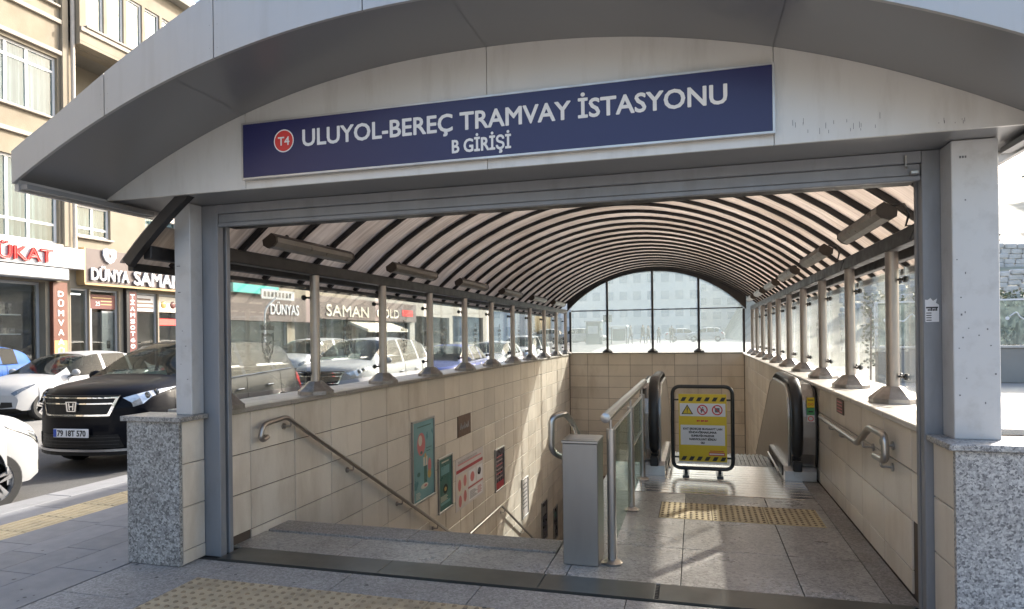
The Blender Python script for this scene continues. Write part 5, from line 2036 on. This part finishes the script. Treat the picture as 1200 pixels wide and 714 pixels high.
# --- building A: ochre block above the shop with the white fascia
bA = thing('apartment_building', 'ochre stucco apartment block above the shop with the white and red sign', 'building', (FX, 6, 0))
holesA = []
winsA = []
for yb in (-6.0, -1.2, 3.6, 8.4, 13.05 - .02):
    for (z0, z1) in ((4.45, 6.75), (8.13, 9.92), (11.5, 13.3)):
        y0, y1 = yb - .05, yb + 2.02
        if y1 < 15.2:
            holesA.append((y0, y1, z0, z1))
            winsA.append((y0, y1, z0, z1))
shopA = [(-7.5, -.5, .1, 3.3), (.3, 7.6, .1, 3.3), (8.2, 14.6, .1, 3.3)]
m = MB()
wall_holes(m, -8, 15.35, 0, 14.4, holesA + shopA)
m.build('wall', MT['stucco'], bA)
MB().box(-26, FX - 4.5, -8, 15.35, 0, 14.4).build('wall_core', MT['stucco3'], bA)
MB().box(FX - 4.5, FX - .36, -8, 15.35, 14.2, 14.4).build('roof', MT['stucco3'], bA)
for z in (3.9, 7.4, 10.9):
    MB().box(FX - 4.5, FX - .36, -8, 15.35, z - .1, z + .1).build('floor_slab', MT['stucco3'], bA)
for (y0, y1, z0, z1) in winsA:
    zt_ = z1 - .42 if z0 > 8 else z0 + .56
    window(bA, y0, y1, z0, z1, (y0 + .62, y0 + 1.22), (zt_,))
for z in (7.35, 10.02, 10.95, 13.7):
    MB().cbox(FX + .002, FX + .09, -8, 15.3, z, z + .13, .01).build('band_course', MT['trim'], bA)
for y in (15.14,):
    MB().cbox(FX + .002, FX + .10, y, y + .2, 4.4, 14.4, .01).build('corner_strip', MT['stucco2'], bA)
MB().tube([(FX + .14, 15.44, 4.35), (FX + .14, 15.44, 14.4)], .06, 12).build('downpipe', MT['pipe'], bA, smooth=True)
MB().cbox(FX + .002, FX + .30, -8, 15.35, 14.4, 14.6, .01).build('cornice', MT['trim'], bA)
# shop fronts of A
for (y0, y1, z0, z1) in shopA:
    d = MB()
    d.box(FX - .30, FX - .24, y0, y0 + .08, z0, z1).box(FX - .30, FX - .24, y1 - .08, y1, z0, z1).box(FX - .30, FX - .24, y0 + .08, y1 - .08, z1 - .08, z1)
    d.box(FX - .299, FX - .241, (y0 + y1) / 2 - .04, (y0 + y1) / 2 + .04, z0, z1 - .08)
    d = d.build('shopfront', MT['grey_box'], bA)
    MB().box(FX - .275, FX - .265, y0 + .08, (y0 + y1) / 2 - .04, z0, z1 - .08).build('pane', MT['win_dark'], d)
    MB().box(FX - .275, FX - .265, (y0 + y1) / 2 + .04, y1 - .08, z0, z1 - .08).build('pane', MT['win_dark'], d)
    MB().box(FX - 3.0, FX - 2.9, y0, y1, 0, 3.3).build('back_wall', MT['shop_in'], d)
    for k in range(3):
        MB().box(FX - 1.9, FX - 1.75, y0 + (y1 - y0) * (k + .3) / 3.2, y0 + (y1 - y0) * (k + .8) / 3.2, 3.22, 3.26).build('shop_light', MT['tube_light'], d)
    s = MB()
    for k in range(4):
        z = .7 + k * .55
        s.box(FX - 1.0, FX - .55, y0 + .3, y1 - .3, z, z + .03)
    s.build('shelf', MT['upvc'], d)
    g = MB()
    for k in range(4):
        z = .73 + k * .55
        y = y0 + .35
        while y < y1 - .5:
            w = random.uniform(.08, .22)
            g.box(FX - .9, FX - .6, y, y + w, z, z + random.uniform(.12, .38))
            y += w + random.uniform(.02, .12)
    g.build('shelf_goods', MT['stock'], d)
MB().cbox(FX + .01, FX + .42, 8.0, 15.02, 3.36, 3.70, .03).build('shutter_box', MT['grey_box'], bA)
MB().cbox(FX + .01, FX + .30, -8, 7.95, 3.36, 4.3, .03).build('awning_box', MT['sign_brown'], bA)

# --- building B: buff block with the brown shop fascia
bB = thing('apartment_building', 'buff apartment block above the brown shop sign', 'building', (FX, 22, 0))
winsB = [(15.65, 16.82, 4.8, 5.78)]
y = 18.2
while y < 30:
    winsB.append((y, y + 1.5, 4.8, 6.3))
    y += 2.6
y = 19.0
while y < 30:
    winsB.append((y, y + 1.6, 8.1, 9.7))
    y += 2.6
shopB = [(15.21, 15.98 + .04, .1, 3.2), (16.06, 17.1, .1, 3.2), (17.74, 18.70, .1, 3.2), (18.76, 21.6, .1, 3.2), (22.2, 26.2, .1, 3.0), (26.8, 31.6, .1, 3.0)]
rec = [(15.56, 19.0, 8.9, 10.5)]
m = MB()
wall_holes(m, 15.36, 32, 0, 10.6, [h for h in winsB] + [(max(15.4, a), b, c, d) for a, b, c, d in shopB] + rec)
m.build('wall', MT['stucco2'], bB)
MB().box(-26, FX - 4.5, 15.36, 32, 0, 13.6).build('wall_core', MT['stucco3'], bB)
for z in (3.9, 7.4, 10.7):
    MB().box(FX - 4.5, FX - .36, 15.36, 32, z - .1, z + .1).build('floor_slab', MT['stucco3'], bB)
MB().box(FX - 1.5, FX - 1.4, 15.5, 19.1, 8.8, 10.6).build('loggia_back', MT['stucco2'], bB)
for (y0, y1, z0, z1) in winsB:
    window(bB, y0, y1, z0, z1, ((y0 + y1) / 2,), (z0 + .28,) if z0 < 5 else ())
# projecting upper storey with a ribbon of windows
XB = FX + .35
up = []
yy = 15.72
while yy < 30.5:
    up.append((yy, yy + .62, 11.12, 12.75))
    yy += .74
m = MB()
wall_holes(m, 15.5, 32, 10.62, 13.5, up, XB, .3)
m.build('upper_wall', MT['stucco2'], bB)
for (y0, y1, z0, z1) in up:
    window(bB, y0, y1, z0, z1, (), (), .06, XB, .06)
MB().box(FX - .35, XB - .001, 15.5, 32, 10.52, 10.615).build('bay_soffit', MT['stucco2'], bB)
MB().box(FX - 4.5, XB - .31, 15.5, 32, 13.4, 13.5).build('roof', MT['stucco3'], bB)
MB().cbox(FX, XB + .35, 15.45, 32.05, 13.505, 13.68, .01).build('cornice', MT['stucco3'], bB)
MB().cbox(FX, XB + .25, 15.45, 32.05, 13.685, 13.85, .01).build('cornice', MT['upvc'], bB)
MB().cbox(XB + .002, XB + .06, 15.5, 32, 10.9, 11.04, .008).build('band_course', MT['trim'], bB)
# shop fronts of B
for i, (y0, y1, z0, z1) in enumerate(shopB):
    y0 = max(y0, 15.4)
    d = MB()
    d.box(FX - .16, FX - .08, y0, y0 + .06, z0, z1).box(FX - .16, FX - .08, y1 - .06, y1, z0, z1).box(FX - .16, FX - .08, y0 + .06, y1 - .06, z1 - .06, z1)
    d = d.build('shopfront', MT['grey_box'], bB)
    zt_ = z1 - .06
    if i == 1:
        MB().box(FX - .15, FX - .09, y0 + .06, y1 - .06, 2.60, 3.05).build('transom_panel', MT['maroon'], d)
        text('lettering', '25', MT['white_print'], (FX - .088, y0 + .26, 2.70), .16, .13, d, PI / 2, extrude=.002)
        for k, (a, b) in enumerate(((.15, .85), (.45, .85), (.45, .85))):
            MB().box(FX - .0895, FX - .088, y0 + a, y0 + b, 2.93 - k * .1, 2.96 - k * .1).build('lettering', MT['gold'], d)
        MB().box(FX - .15, FX - .09, y0 + .06, y0 + .12, z0, 2.6).build('door_jamb', MT['upvc'], d)
        dr = MB().box(FX - .20, FX - .16, y0 + .55, y1 - .08, z0, 2.55).build('door', MT['grey_box'], d)
        MB().box(FX - .159, FX - .15, y0 + .72, y0 + .84, 1.35, 1.6).build('door_lock', MT['black'], d)
        zt_ = 2.5
    elif i in (2, 3):
        w_ = MB().box(FX - .15, FX - .09, y0 + .06, y1 - .06, 2.58, 3.12).build('transom_panel', MT['sign_wht'] if i == 2 else MT['p_cream'], d)
        if i == 2:
            for k in range(3):
                MB().box(FX - .089, FX - .087, y0 + .10, y1 - .12 - .1 * (k == 0), 2.96 - k * .14, 3.02 - k * .14).build('lettering', MT['p_brown'], d)
        else:
            MB().box(FX - .15, FX - .085, y0 + .1, y0 + 1.3, 2.12, 2.34).build('led_sign', MT['led'], d)
            for k in range(3):
                MB().lathe([(.13, 0), (.11, .02), (.05, .04)], (FX - .09, y0 + .3 + k * .42, 2.84), axis=0, seg=14).build('food_print', MT['p_yel'] if k != 1 else MT['maroon'], d)
        zt_ = 2.52
    MB().box(FX - .125, FX - .115, y0 + .06, y1 - .06, z0, zt_).build('pane', MT['win_dark'], d)
    MB().box(FX - 2.6, FX - 2.5, y0 - .2, y1 + .2, 0, 3.2).build('back_wall', MT['shop_in'], d)
    MB().box(FX - 1.3, FX - 1.2, y0 + .15, y1 - .15, 3.1, 3.13).build('shop_light', MT['tube_light'], d)
    for k in range(3):
        MB().box(FX - 1.4, FX - .9, y0 + .1, y1 - .1, .5 + k * .5, .54 + k * .5).build('shelf', MT['shop_in'], d)

# pilasters with vertical lettering
for (y0, y1, mat, word, zt_, lab) in ((14.72, 15.18, 'brown_red', 'DÜMVAA', 3.10, 'brown red'), (17.26, 17.70, 'black', 'TİAMSOT60', 3.18, 'black')):
    p = thing('pilaster_sign', '%s pilaster with vertical white lettering between the shop fronts' % lab, 'sign', (FX, y0, 0))
    MB().cbox(FX + .004, FX + .14, y0, y1, .02, 3.32, .01).build('board', MT[mat], p)
    n = len(word)
    st_ = .28 if n < 7 else .205
    if n < 7:
        MB().box(FX + .1405, FX + .144, y0 + .03, y1 - .03, .4, 1.62).build('amber_panel', MT['orange'], p)
        word += 'Ü'
    else:
        MB().box(FX + .1405, FX + .144, y0 + .12, y1 - .04, .6, 3.2).build('inner_board', MT['maroon'], p)
    for k, ch in enumerate(word):
        text('letter', ch, MT['white_print'], (FX + .145, y0 + .15, zt_ - .2 - k * st_), .17, .16 if n < 7 else .13, p, PI / 2, extrude=.004, bold=.04)

# white fascia sign with red letters
wf = thing('shop_sign', 'white shop fascia with red raised capital letters', 'sign', (FX, 12, 3.74))
MB().cbox(FX + .004, FX + .36, 7.96, 15.56, 3.735, 4.335, .01).build('board', MT['sign_wht'], wf)
text('letter', 'ÜKAT', MT['sign_red'], (FX + .365, 12.98, 3.83), 1.52, .37, wf, PI / 2, extrude=.05, bold=.035)
text('letter', 'TÜ', MT['sign_red'], (FX + .365, 12.1, 3.83), .72, .37, wf, PI / 2, extrude=.05, bold=.035)
# brown fascia sign
bf = thing('shop_sign', 'brown shop fascia with white raised letters and a crest', 'sign', (FX, 18, 3.32))
MB().cbox(FX + .004, FX + .30, 15.63, 21.9, 3.36, 4.41, .01).build('board', MT['sign_brown'], bf)
MB().box(FX + .004, FX + .32, 15.60, 21.93, 3.30, 3.359).build('gold_trim', MT['gold'], bf)
MB().box(FX + .004, FX + .32, 15.58, 15.629, 3.36, 4.42).build('gold_trim', MT['gold'], bf)
text('letter', 'DÜNYA', MT['white_print'], (FX + .305, 15.80, 3.46), 1.36, .36, bf, PI / 2, extrude=.05, bold=.03)
text('letter', 'SAMANOĞLU', MT['white_print'], (FX + .305, 17.38, 3.42), 3.75, .46, bf, PI / 2, extrude=.05, bold=.03)
m = MB()
cs = [(-.24, .17), (-.12, .22), (0, .19), (.12, .22), (.24, .17), (.23, -.02), (.14, -.17), (0, -.25), (-.14, -.17), (-.23, -.02)]
m.prism([(16.46 + a, 4.25 + b) for a, b in cs], 0, FX + .305, FX + .36)
cr = m.build('crest', MT['white_print'], bf)
m = MB()
for k in range(6):
    a = k * PI / 3
    m.tube([(FX + .362, 16.46, 4.25), (FX + .362, 16.46 + .13 * math.cos(a), 4.25 + .13 * math.sin(a))], .012, 5)
m.build('crest_mark', MT['sign_brown'], cr)
# signs farther along, seen through the glass panes
sf = thing('shop_sign', 'teal awning sign above the far brown shop fascia', 'sign', (FX, 23.4, 3.45))
MB().cbox(FX + .31, FX + .5, 21.95, 24.9, 3.47, 4.0, .01).build('board', flat('teal awning', (.03, .40, .36), .5), sf)
sf2 = thing('shop_sign', 'dark fascia with pale letters beyond the teal awning, seen through the glass', 'sign', (FX, 26, 2.4))
MB().cbox(FX + .004, FX + .30, 22.0, 28.0, 2.35, 3.45, .01).build('board', MT['sign_brown'], sf2)
text('letter', 'DÜNYAS', MT['white_print'], (FX + .305, 24.55, 2.66), 2.1, .46, sf2, PI / 2, extrude=.03, bold=.01)
sf3 = thing('shop_sign', 'long dark fascia with cream letters farthest along, seen through the glass', 'sign', (FX, 34, 2.6))
MB().cbox(FX + .004, FX + .30, 28.2, 40.0, 2.55, 3.68, .01).build('board', MT['sign_brown'], sf3)
text('letter', 'SAMAN', MT['p_cream'], (FX + .305, 29.0, 2.72), 4.4, .56, sf3, PI / 2, extrude=.03, bold=.02)
text('letter', 'GOLD', MT['p_cream'], (FX + .305, 34.4, 2.76), 2.9, .5, sf3, PI / 2, extrude=.03, bold=.02)
MB().box(FX + .31, FX + .33, 37.8, 39.4, 2.9, 3.3).build('red_panel', MT['sign_red'], sf3)
aw = thing('awning', 'cream sloping awning under the far fascia', 'awning', (FX, 34, 2.3))
MB().prism([(FX + .02, 2.52), (FX + 1.3, 2.05), (FX + 1.3, 1.9), (FX + .02, 2.4)], 1, 31.5, 36.5).build('canvas', MT['p_cream'], aw)

# --- building C farther along and D behind the camera
bC = thing('apartment_building', 'plain pale block at the far end of the street', 'building', (FX, 45, 0))
winsC = [(y, y + 1.6, z, z + 1.5) for y in (33.2, 36.2, 39.2, 42.2, 45.2, 48.2, 51.2, 54.2) for z in (4.9, 8.1, 11.2)]
shC = [(32.8, 39.6, .1, 2.5), (40.4, 46.8, .1, 3.0), (47.5, 55.0, .9, 3.2)]
m = MB()
wall_holes(m, 32.01, 58, 0, 13.8, winsC + shC)
m.build('wall', MT['stucco3'], bC)
MB().box(-28, FX - 4.5, 32.01, 58, 0, 13.8).build('wall_core', MT['stucco3'], bC)
MB().box(FX - 4.5, FX - .36, 32.01, 58, 13.6, 13.8).build('roof', MT['stucco3'], bC)
for w in winsC:
    window(bC, *w, ((w[0] + w[1]) / 2,), ())
for (y0, y1, z0, z1) in shC:
    MB().box(FX - .2, FX - .19, y0, y1, z0, z1).build('shop_pane', MT['win_dark'], bC)
    MB().box(FX - 3, FX - 2.9, y0 - .3, y1 + .3, 0, 3.2).build('back_wall', MT['shop_in'], bC)
bD = thing('apartment_building', 'long apartment block farther back along the street beside the viewer', 'building', (FX, -30, 0))
winsD = [(y, y + 1.8, z, z + 1.5) for y in range(-54, -9, 4) for z in (4.8, 8.0, 11.2)]
m = MB()
wall_holes(m, -56, -8.01, 0, 14.0, winsD)
m.build('wall', MT['stucco2'], bD)
MB().box(-26, FX - 1.5, -56, -8.01, 0, 14.0).build('wall_core', MT['shop_in'], bD)
MB().box(FX - 1.5, FX - .36, -56, -8.01, 13.8, 14.0).build('roof', MT['stucco3'], bD)
for w in winsD:
    window(bD, *w, ((w[0] + w[1]) / 2,), (), cur=False)
MB().cbox(FX + .004, FX + .3, -55, -9, 3.2, 4.2, .01).build('shop_fascia', MT['sign_brown'], bD)

# ================================================================== RIGHT SIDE: low wall, glass fence, hedge, terraced hillside
MT['fence_glass'] = glassmat('dark green fence glass', (.50, .58, .56), .30, (.50, .55, .54), .04, 2)
MT['stone_wall'] = M('dry stone', (.52, .515, .50), .9, 0, .12, 2.2, stretch=(1, 1, 2.5), bump=.3, bscale=6, dirt=(.20, .20, .16), dscale=1.5, damt=.5)
MT['hill'] = M('dry hillside', (.30, .29, .23), .95, 0, .3, .25, dirt=(.14, .17, .09), dscale=.5, damt=.6)
gw = thing('garden_wall', 'pale low wall under the green glass fence on the far right', 'wall', (13, 25, 0))
MB().cbox(6.0, 26, 25.0, 25.4, -.139, 1.0, .02).build('wall_body', MT['stucco3'], gw)
MB().cbox(5.9, 26.1, 24.95, 25.45, 1.0, 1.09, .02).build('coping', MT['coping_r'], gw)
gf = thing('glass_fence', 'dark green glass fence with a white script logo on the far right', 'fence', (13, 25.2, 1.09))
for k in range(12):
    x = 6.0 + k * 1.8
    MB().cbox(x - .05, x + .05, 25.15, 25.25, 1.09, 2.62, .005).build('fence_post', MT['upvc'], gf)
    if k < 11:
        MB().box(x + .055, x + 1.745, 25.19, 25.21, 1.12, 2.56).build('fence_panel', MT['fence_glass'], gf)
        m = MB()
        pts = [(x + .35 + .16 * i + .05 * math.sin(i * 2.1), 25.18, 2.05 + .16 * math.sin(i * 1.7)) for i in range(7)]
        m.tube(smooth_path(pts, .1, 3), .022, 6)
        m.lathe([(.06, 0), (.06, .01)], (x + .28, 25.18, 1.98), axis=1, seg=12)
        m.build('script_logo', MT['white_print'], gf)
    if k < 11:
        MB().box(x + .051, x + 1.749, 25.17, 25.23, 2.565, 2.62).build('top_rail', MT['upvc'], gf)


def leaf_mass(m, x0, x1, y0, y1, z0, z1, n, s=.05):
    for k in range(n):
        c = Vector((random.uniform(x0, x1), random.uniform(y0, y1), random.uniform(z0, z1)))
        a = Vector((random.gauss(0, 1), random.gauss(0, 1), random.gauss(0, 1))).normalized() * s * random.uniform(.6, 1.3)
        b = a.cross(Vector((random.gauss(0, 1), random.gauss(0, 1), random.gauss(0, 1)))).normalized() * s * .6
        m.poly([c - a, c - b, c + a, c + b])


MT['leaf'] = M('hedge leaf', (.12, .14, .085), .6, 0, .4, 6)
hd = thing('hedge', 'clipped green hedge behind the glass fence', 'hedge', (13, 26, 0))
m = MB()
leaf_mass(m, 5.8, 26, 25.6, 26.5, .3, 2.95, 9000, .09)
m.build('foliage', MT['leaf'], hd)
m = MB()
for k in range(26):
    x = 6 + k * .78
    m.tube([(x, 26.0, -.13), (x + .05, 26.05, 2.4)], .03, 5)
m.build('stems', MT['p_brown'], hd)

# hillside with terrace walls
m = MB()
HX, HY = lin(2, 120, 40), lin(34, 170, 34)


def hz(x, y):
    r = max(0, (y - 34) / 50.) ** .9 * 13.5
    r *= min(1, max(0, (x - 5) / 14.))
    return gz(y) - .16 + r + .35 * math.sin(x * .35) * math.sin(y * .22) * min(1, r)


for a, b in zip(HX, HX[1:]):
    for c, d in zip(HY, HY[1:]):
        m.quad((a, c, hz(a, c)), (b, c, hz(b, c)), (b, d, hz(b, d)), (a, d, hz(a, d)))
hill = struct(m.build('hillside', MT['hill'], smooth='all'))
for i, (yw, h) in enumerate(((39, 1.6), (45, 1.5), (52, 1.7))):
    t = thing('terrace_wall', '%s dry stone terrace wall up the hillside on the far right' % ('lowest', 'middle', 'highest')[i], 'wall', (20, yw, 0), group='terrace walls')
    stone = []
    for v in range(6):
        s = random.uniform(.5, .9)
        stone.append(MB().cbox(0, s, 0, .4, 0, h / 5, .05).mesh('stone', MT['stone_wall']))
    for r in range(5):
        x = 10.0 + random.uniform(0, .4)
        while x < 24:
            me = random.choice(stone)
            piece(me, 'stone', t, (x, yw + random.uniform(-.05, .05), hz(x, yw) - .1 + r * h / 5))
            x += me.vertices[0].co.x * 0 + max(v.co.x for v in me.vertices) + .02
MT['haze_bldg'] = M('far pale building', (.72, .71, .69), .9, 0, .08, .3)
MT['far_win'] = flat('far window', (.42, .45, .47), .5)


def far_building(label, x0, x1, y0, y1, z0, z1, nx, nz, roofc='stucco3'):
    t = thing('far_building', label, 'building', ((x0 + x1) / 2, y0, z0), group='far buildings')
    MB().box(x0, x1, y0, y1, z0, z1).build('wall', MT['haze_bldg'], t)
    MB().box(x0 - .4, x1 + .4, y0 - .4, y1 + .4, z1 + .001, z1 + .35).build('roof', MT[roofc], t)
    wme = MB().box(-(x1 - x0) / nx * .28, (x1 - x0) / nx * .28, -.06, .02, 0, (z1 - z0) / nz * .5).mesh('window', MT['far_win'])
    for i in range(nx):
        for j in range(nz):
            piece(wme, 'window', t, (x0 + (x1 - x0) * (i + .5) / nx, y0, z0 + (z1 - z0) * (j + .3) / nz))
    return t


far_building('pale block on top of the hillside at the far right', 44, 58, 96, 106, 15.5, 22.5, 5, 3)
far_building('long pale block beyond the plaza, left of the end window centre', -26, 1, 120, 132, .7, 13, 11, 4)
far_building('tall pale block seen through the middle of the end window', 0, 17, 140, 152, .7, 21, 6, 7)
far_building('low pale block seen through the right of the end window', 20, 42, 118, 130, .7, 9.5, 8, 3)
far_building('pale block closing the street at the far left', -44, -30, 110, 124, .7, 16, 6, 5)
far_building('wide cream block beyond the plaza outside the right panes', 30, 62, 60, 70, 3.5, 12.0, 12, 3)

# ================================================================== FAR PLAZA LIFE behind the end window
E2 = [(-13.0, 62.0, 'white'), (-9.5, 73.0, 'pearl'), (-1.0, 74.0, 'white'), (1.2, 75.0, 'grey'), (-17.0, 66.0, 'white')]
for k, (x, y, c) in enumerate(E2):
    make_car('far_car', '%s car parked sideways on the far plaza behind the end window' % ['leftmost low white', 'pearl white', 'white middle', 'silver', 'white outlying'][k], (x, y, gz(y) - .13), 0 if k % 2 else PI, MT['car_' + c], SEDAN if k % 2 else HATCH, 'cars on the far plaza', interior=False)
ks = thing('kiosk', 'dark teal kiosk beyond the left of the end window', 'kiosk', (-9.0, 60, gz(60) - .14))
MT['kiosk'] = M('teal kiosk panel', (.03, .07, .08), .6, 0, .15, 2)
z0 = gz(60) - .14
MB().cbox(-9.7, -8.35, 60.0, 61.4, z0, z0 + 2.05, .03).build('body', MT['kiosk'], ks)
MB().cbox(-9.85, -8.2, 59.8, 61.6, z0 + 2.05, z0 + 2.2, .03).build('roof', MT['grey_box'], ks)
MB().box(-9.5, -8.6, 59.97, 59.998, z0 + 1.0, z0 + 1.7).build('hatch', MT['far_win'], ks)
bst = thing('bus_shelter', 'low flat roofed shelter left of the walking people', 'shelter', (-6.85, 61, gz(61) - .14))
MB().cbox(-7.7, -6.0, 60.3, 61.7, z0 + 1.55, z0 + 1.75, .03).build('roof', MT['upvc'], bst)
for x in (-7.55, -6.15):
    MB().cbox(x - .05, x + .05, 61.4, 61.5, z0, z0 + 1.55, .01).build('post', MT['dark_steel'], bst)
MB().box(-7.45, -6.25, 61.43, 61.46, z0 + .3, z0 + 1.4).build('back_panel', MT['kiosk'], bst)
sp_ = thing('sign_pole', 'street sign board on a pole left of the people', 'sign', (-7.65, 59, gz(59) - .14))
MB().tube([(-7.55, 59, z0), (-7.55, 59, z0 + 2.7)], .05, 10).build('pole', MT['dark_steel'], sp_, smooth=True)
MB().cbox(-7.95, -7.15, 58.92, 58.94, z0 + 2.0, z0 + 2.65, .004).build('board', MT['kiosk'], sp_)
sn = thing('street_sign', 'angled street name plate on a bent pole seen through the first pane', 'sign', (-15.0, 20.5, 0))
MB().tube(smooth_path([(-15.0, 20.5, .02), (-15.0, 20.5, 2.7), (-14.8, 20.9, 3.1)], .3), .035, 8).build('pole', MT['upvc'], sn, smooth=True)
MB().box(-15.02, -14.98, 20.3, 22.3, 3.05, 3.4).build('board', MT['grey_box'], sn)
for k in range(8):
    MB().box(-14.979, -14.975, 20.42 + k * .22, 20.55 + k * .22, 3.13, 3.32).build('letter_mark', MT['black_print'], sn)


def person(label, x, y, rz, coat, pants, h=1.72, stride=.12, carry=0):
    z0 = gz(y) - .14
    me = bpy.data.meshes.new('person')
    k = h / 1.72
    P = [(0, 0, .95), (0, .01, 1.15), (0, .0, 1.38), (0, 0, 1.47), (0, -.02, 1.54), (0, -.015, 1.63), (0, -.005, 1.71),
         (.10, 0, .90), (.105, -stride, .50), (.105, -stride * .6, .09), (.11, -stride * .6 - .14, .04),
         (-.10, 0, .90), (-.105, stride, .50), (-.105, stride * 1.7, .10), (-.11, stride * 1.7 - .13, .04),
         (.19, 0, 1.41), (.24, .03, 1.13), (.25, -.06, .90), (.25, -.09, .80),
         (-.19, 0, 1.41), (-.24, -.03, 1.13), (-.25, -.10, .90), (-.25, -.13, .80)]
    Rr = [.15, .135, .15, .07, .06, .085, .06, .095, .065, .045, .035, .095, .065, .045, .035, .065, .05, .038, .03, .065, .05, .038, .03]
    Ed = [(0, 1), (1, 2), (2, 3), (3, 4), (4, 5), (5, 6), (0, 7), (7, 8), (8, 9), (9, 10), (0, 11), (11, 12), (12, 13), (13, 14), (2, 15), (15, 16), (16, 17), (17, 18), (2, 19), (19, 20), (20, 21), (21, 22)]
    me.from_pydata([(a * k, b * k, c * k) for a, b, c in P], Ed, [])
    o = bpy.data.objects.new('person', me)
    COL.objects.link(o)
    o.modifiers.new('skin', 'SKIN')
    for v, r in zip(me.skin_vertices[0].data, Rr):
        v.radius = (r * k, r * k)
    me.skin_vertices[0].data[0].use_root = True
    sub = o.modifiers.new('sub', 'SUBSURF')
    sub.levels = sub.render_levels = 1
    bpy.context.view_layer.update()
    em = bpy.data.meshes.new_from_object(o.evaluated_get(bpy.context.evaluated_depsgraph_get()))
    bpy.data.objects.remove(o)
    em.materials.clear()
    for mt in (coat, pants, MT['skin_tone'], MT['shoe'], MT['hair']):
        em.materials.append(mt)
    for p in em.polygons:
        c = p.center / k
        p.use_smooth = True
        if c.z > 1.64 or (c.z > 1.53 and c.y > .03):
            p.material_index = 4
        elif c.z > 1.47 or (c.z < .86 and abs(c.x) > .21):
            p.material_index = 2
        elif c.z < .08:
            p.material_index = 3
        elif c.z < .80:
            p.material_index = 1
    root = bpy.data.objects.new('person', em)
    COL.objects.link(root)
    root.location = (x, y, z0)
    root.rotation_euler = (0, 0, rz)
    tag(root, label, 'person', 'people walking on the far plaza')
    return root


MT['skin_tone'] = flat('skin', (.45, .29, .21), .6)
MT['shoe'] = flat('dark shoes', (.02, .02, .02), .6)
MT['hair'] = flat('dark hair', (.03, .022, .018), .7)
cd = [M('dark coat %d' % i, c, .9) for i, c in enumerate(((.03, .035, .045), (.045, .04, .04), (.05, .055, .07), (.10, .09, .08)))]
pd = M('dark trousers', (.03, .032, .04), .9)
person('person in a dark coat walking just left of the pair behind the end window', -5.64, 60, 1.2, cd[0], pd, 1.74)
person('person in a dark jacket, left one of the pair beside the middle mullion', -4.56, 60, 1.0, cd[1], pd, 1.78)
person('person in a dark jacket, right one of the pair beside the middle mullion', -4.1, 60.5, -2.0, cd[2], pd, 1.7)
person('person in dark clothes just right of the middle mullion', -3.2, 60.8, .8, cd[0], pd, 1.55, .05)
person('person in grey standing alone well right of the middle mullion', -2.04, 60, .4, cd[3], pd, 1.66, .05)
person('person in a pale coat beside the teal kiosk', -8.1, 58.5, 2.0, M('pale coat', (.5, .5, .5), .9), pd, 1.5)
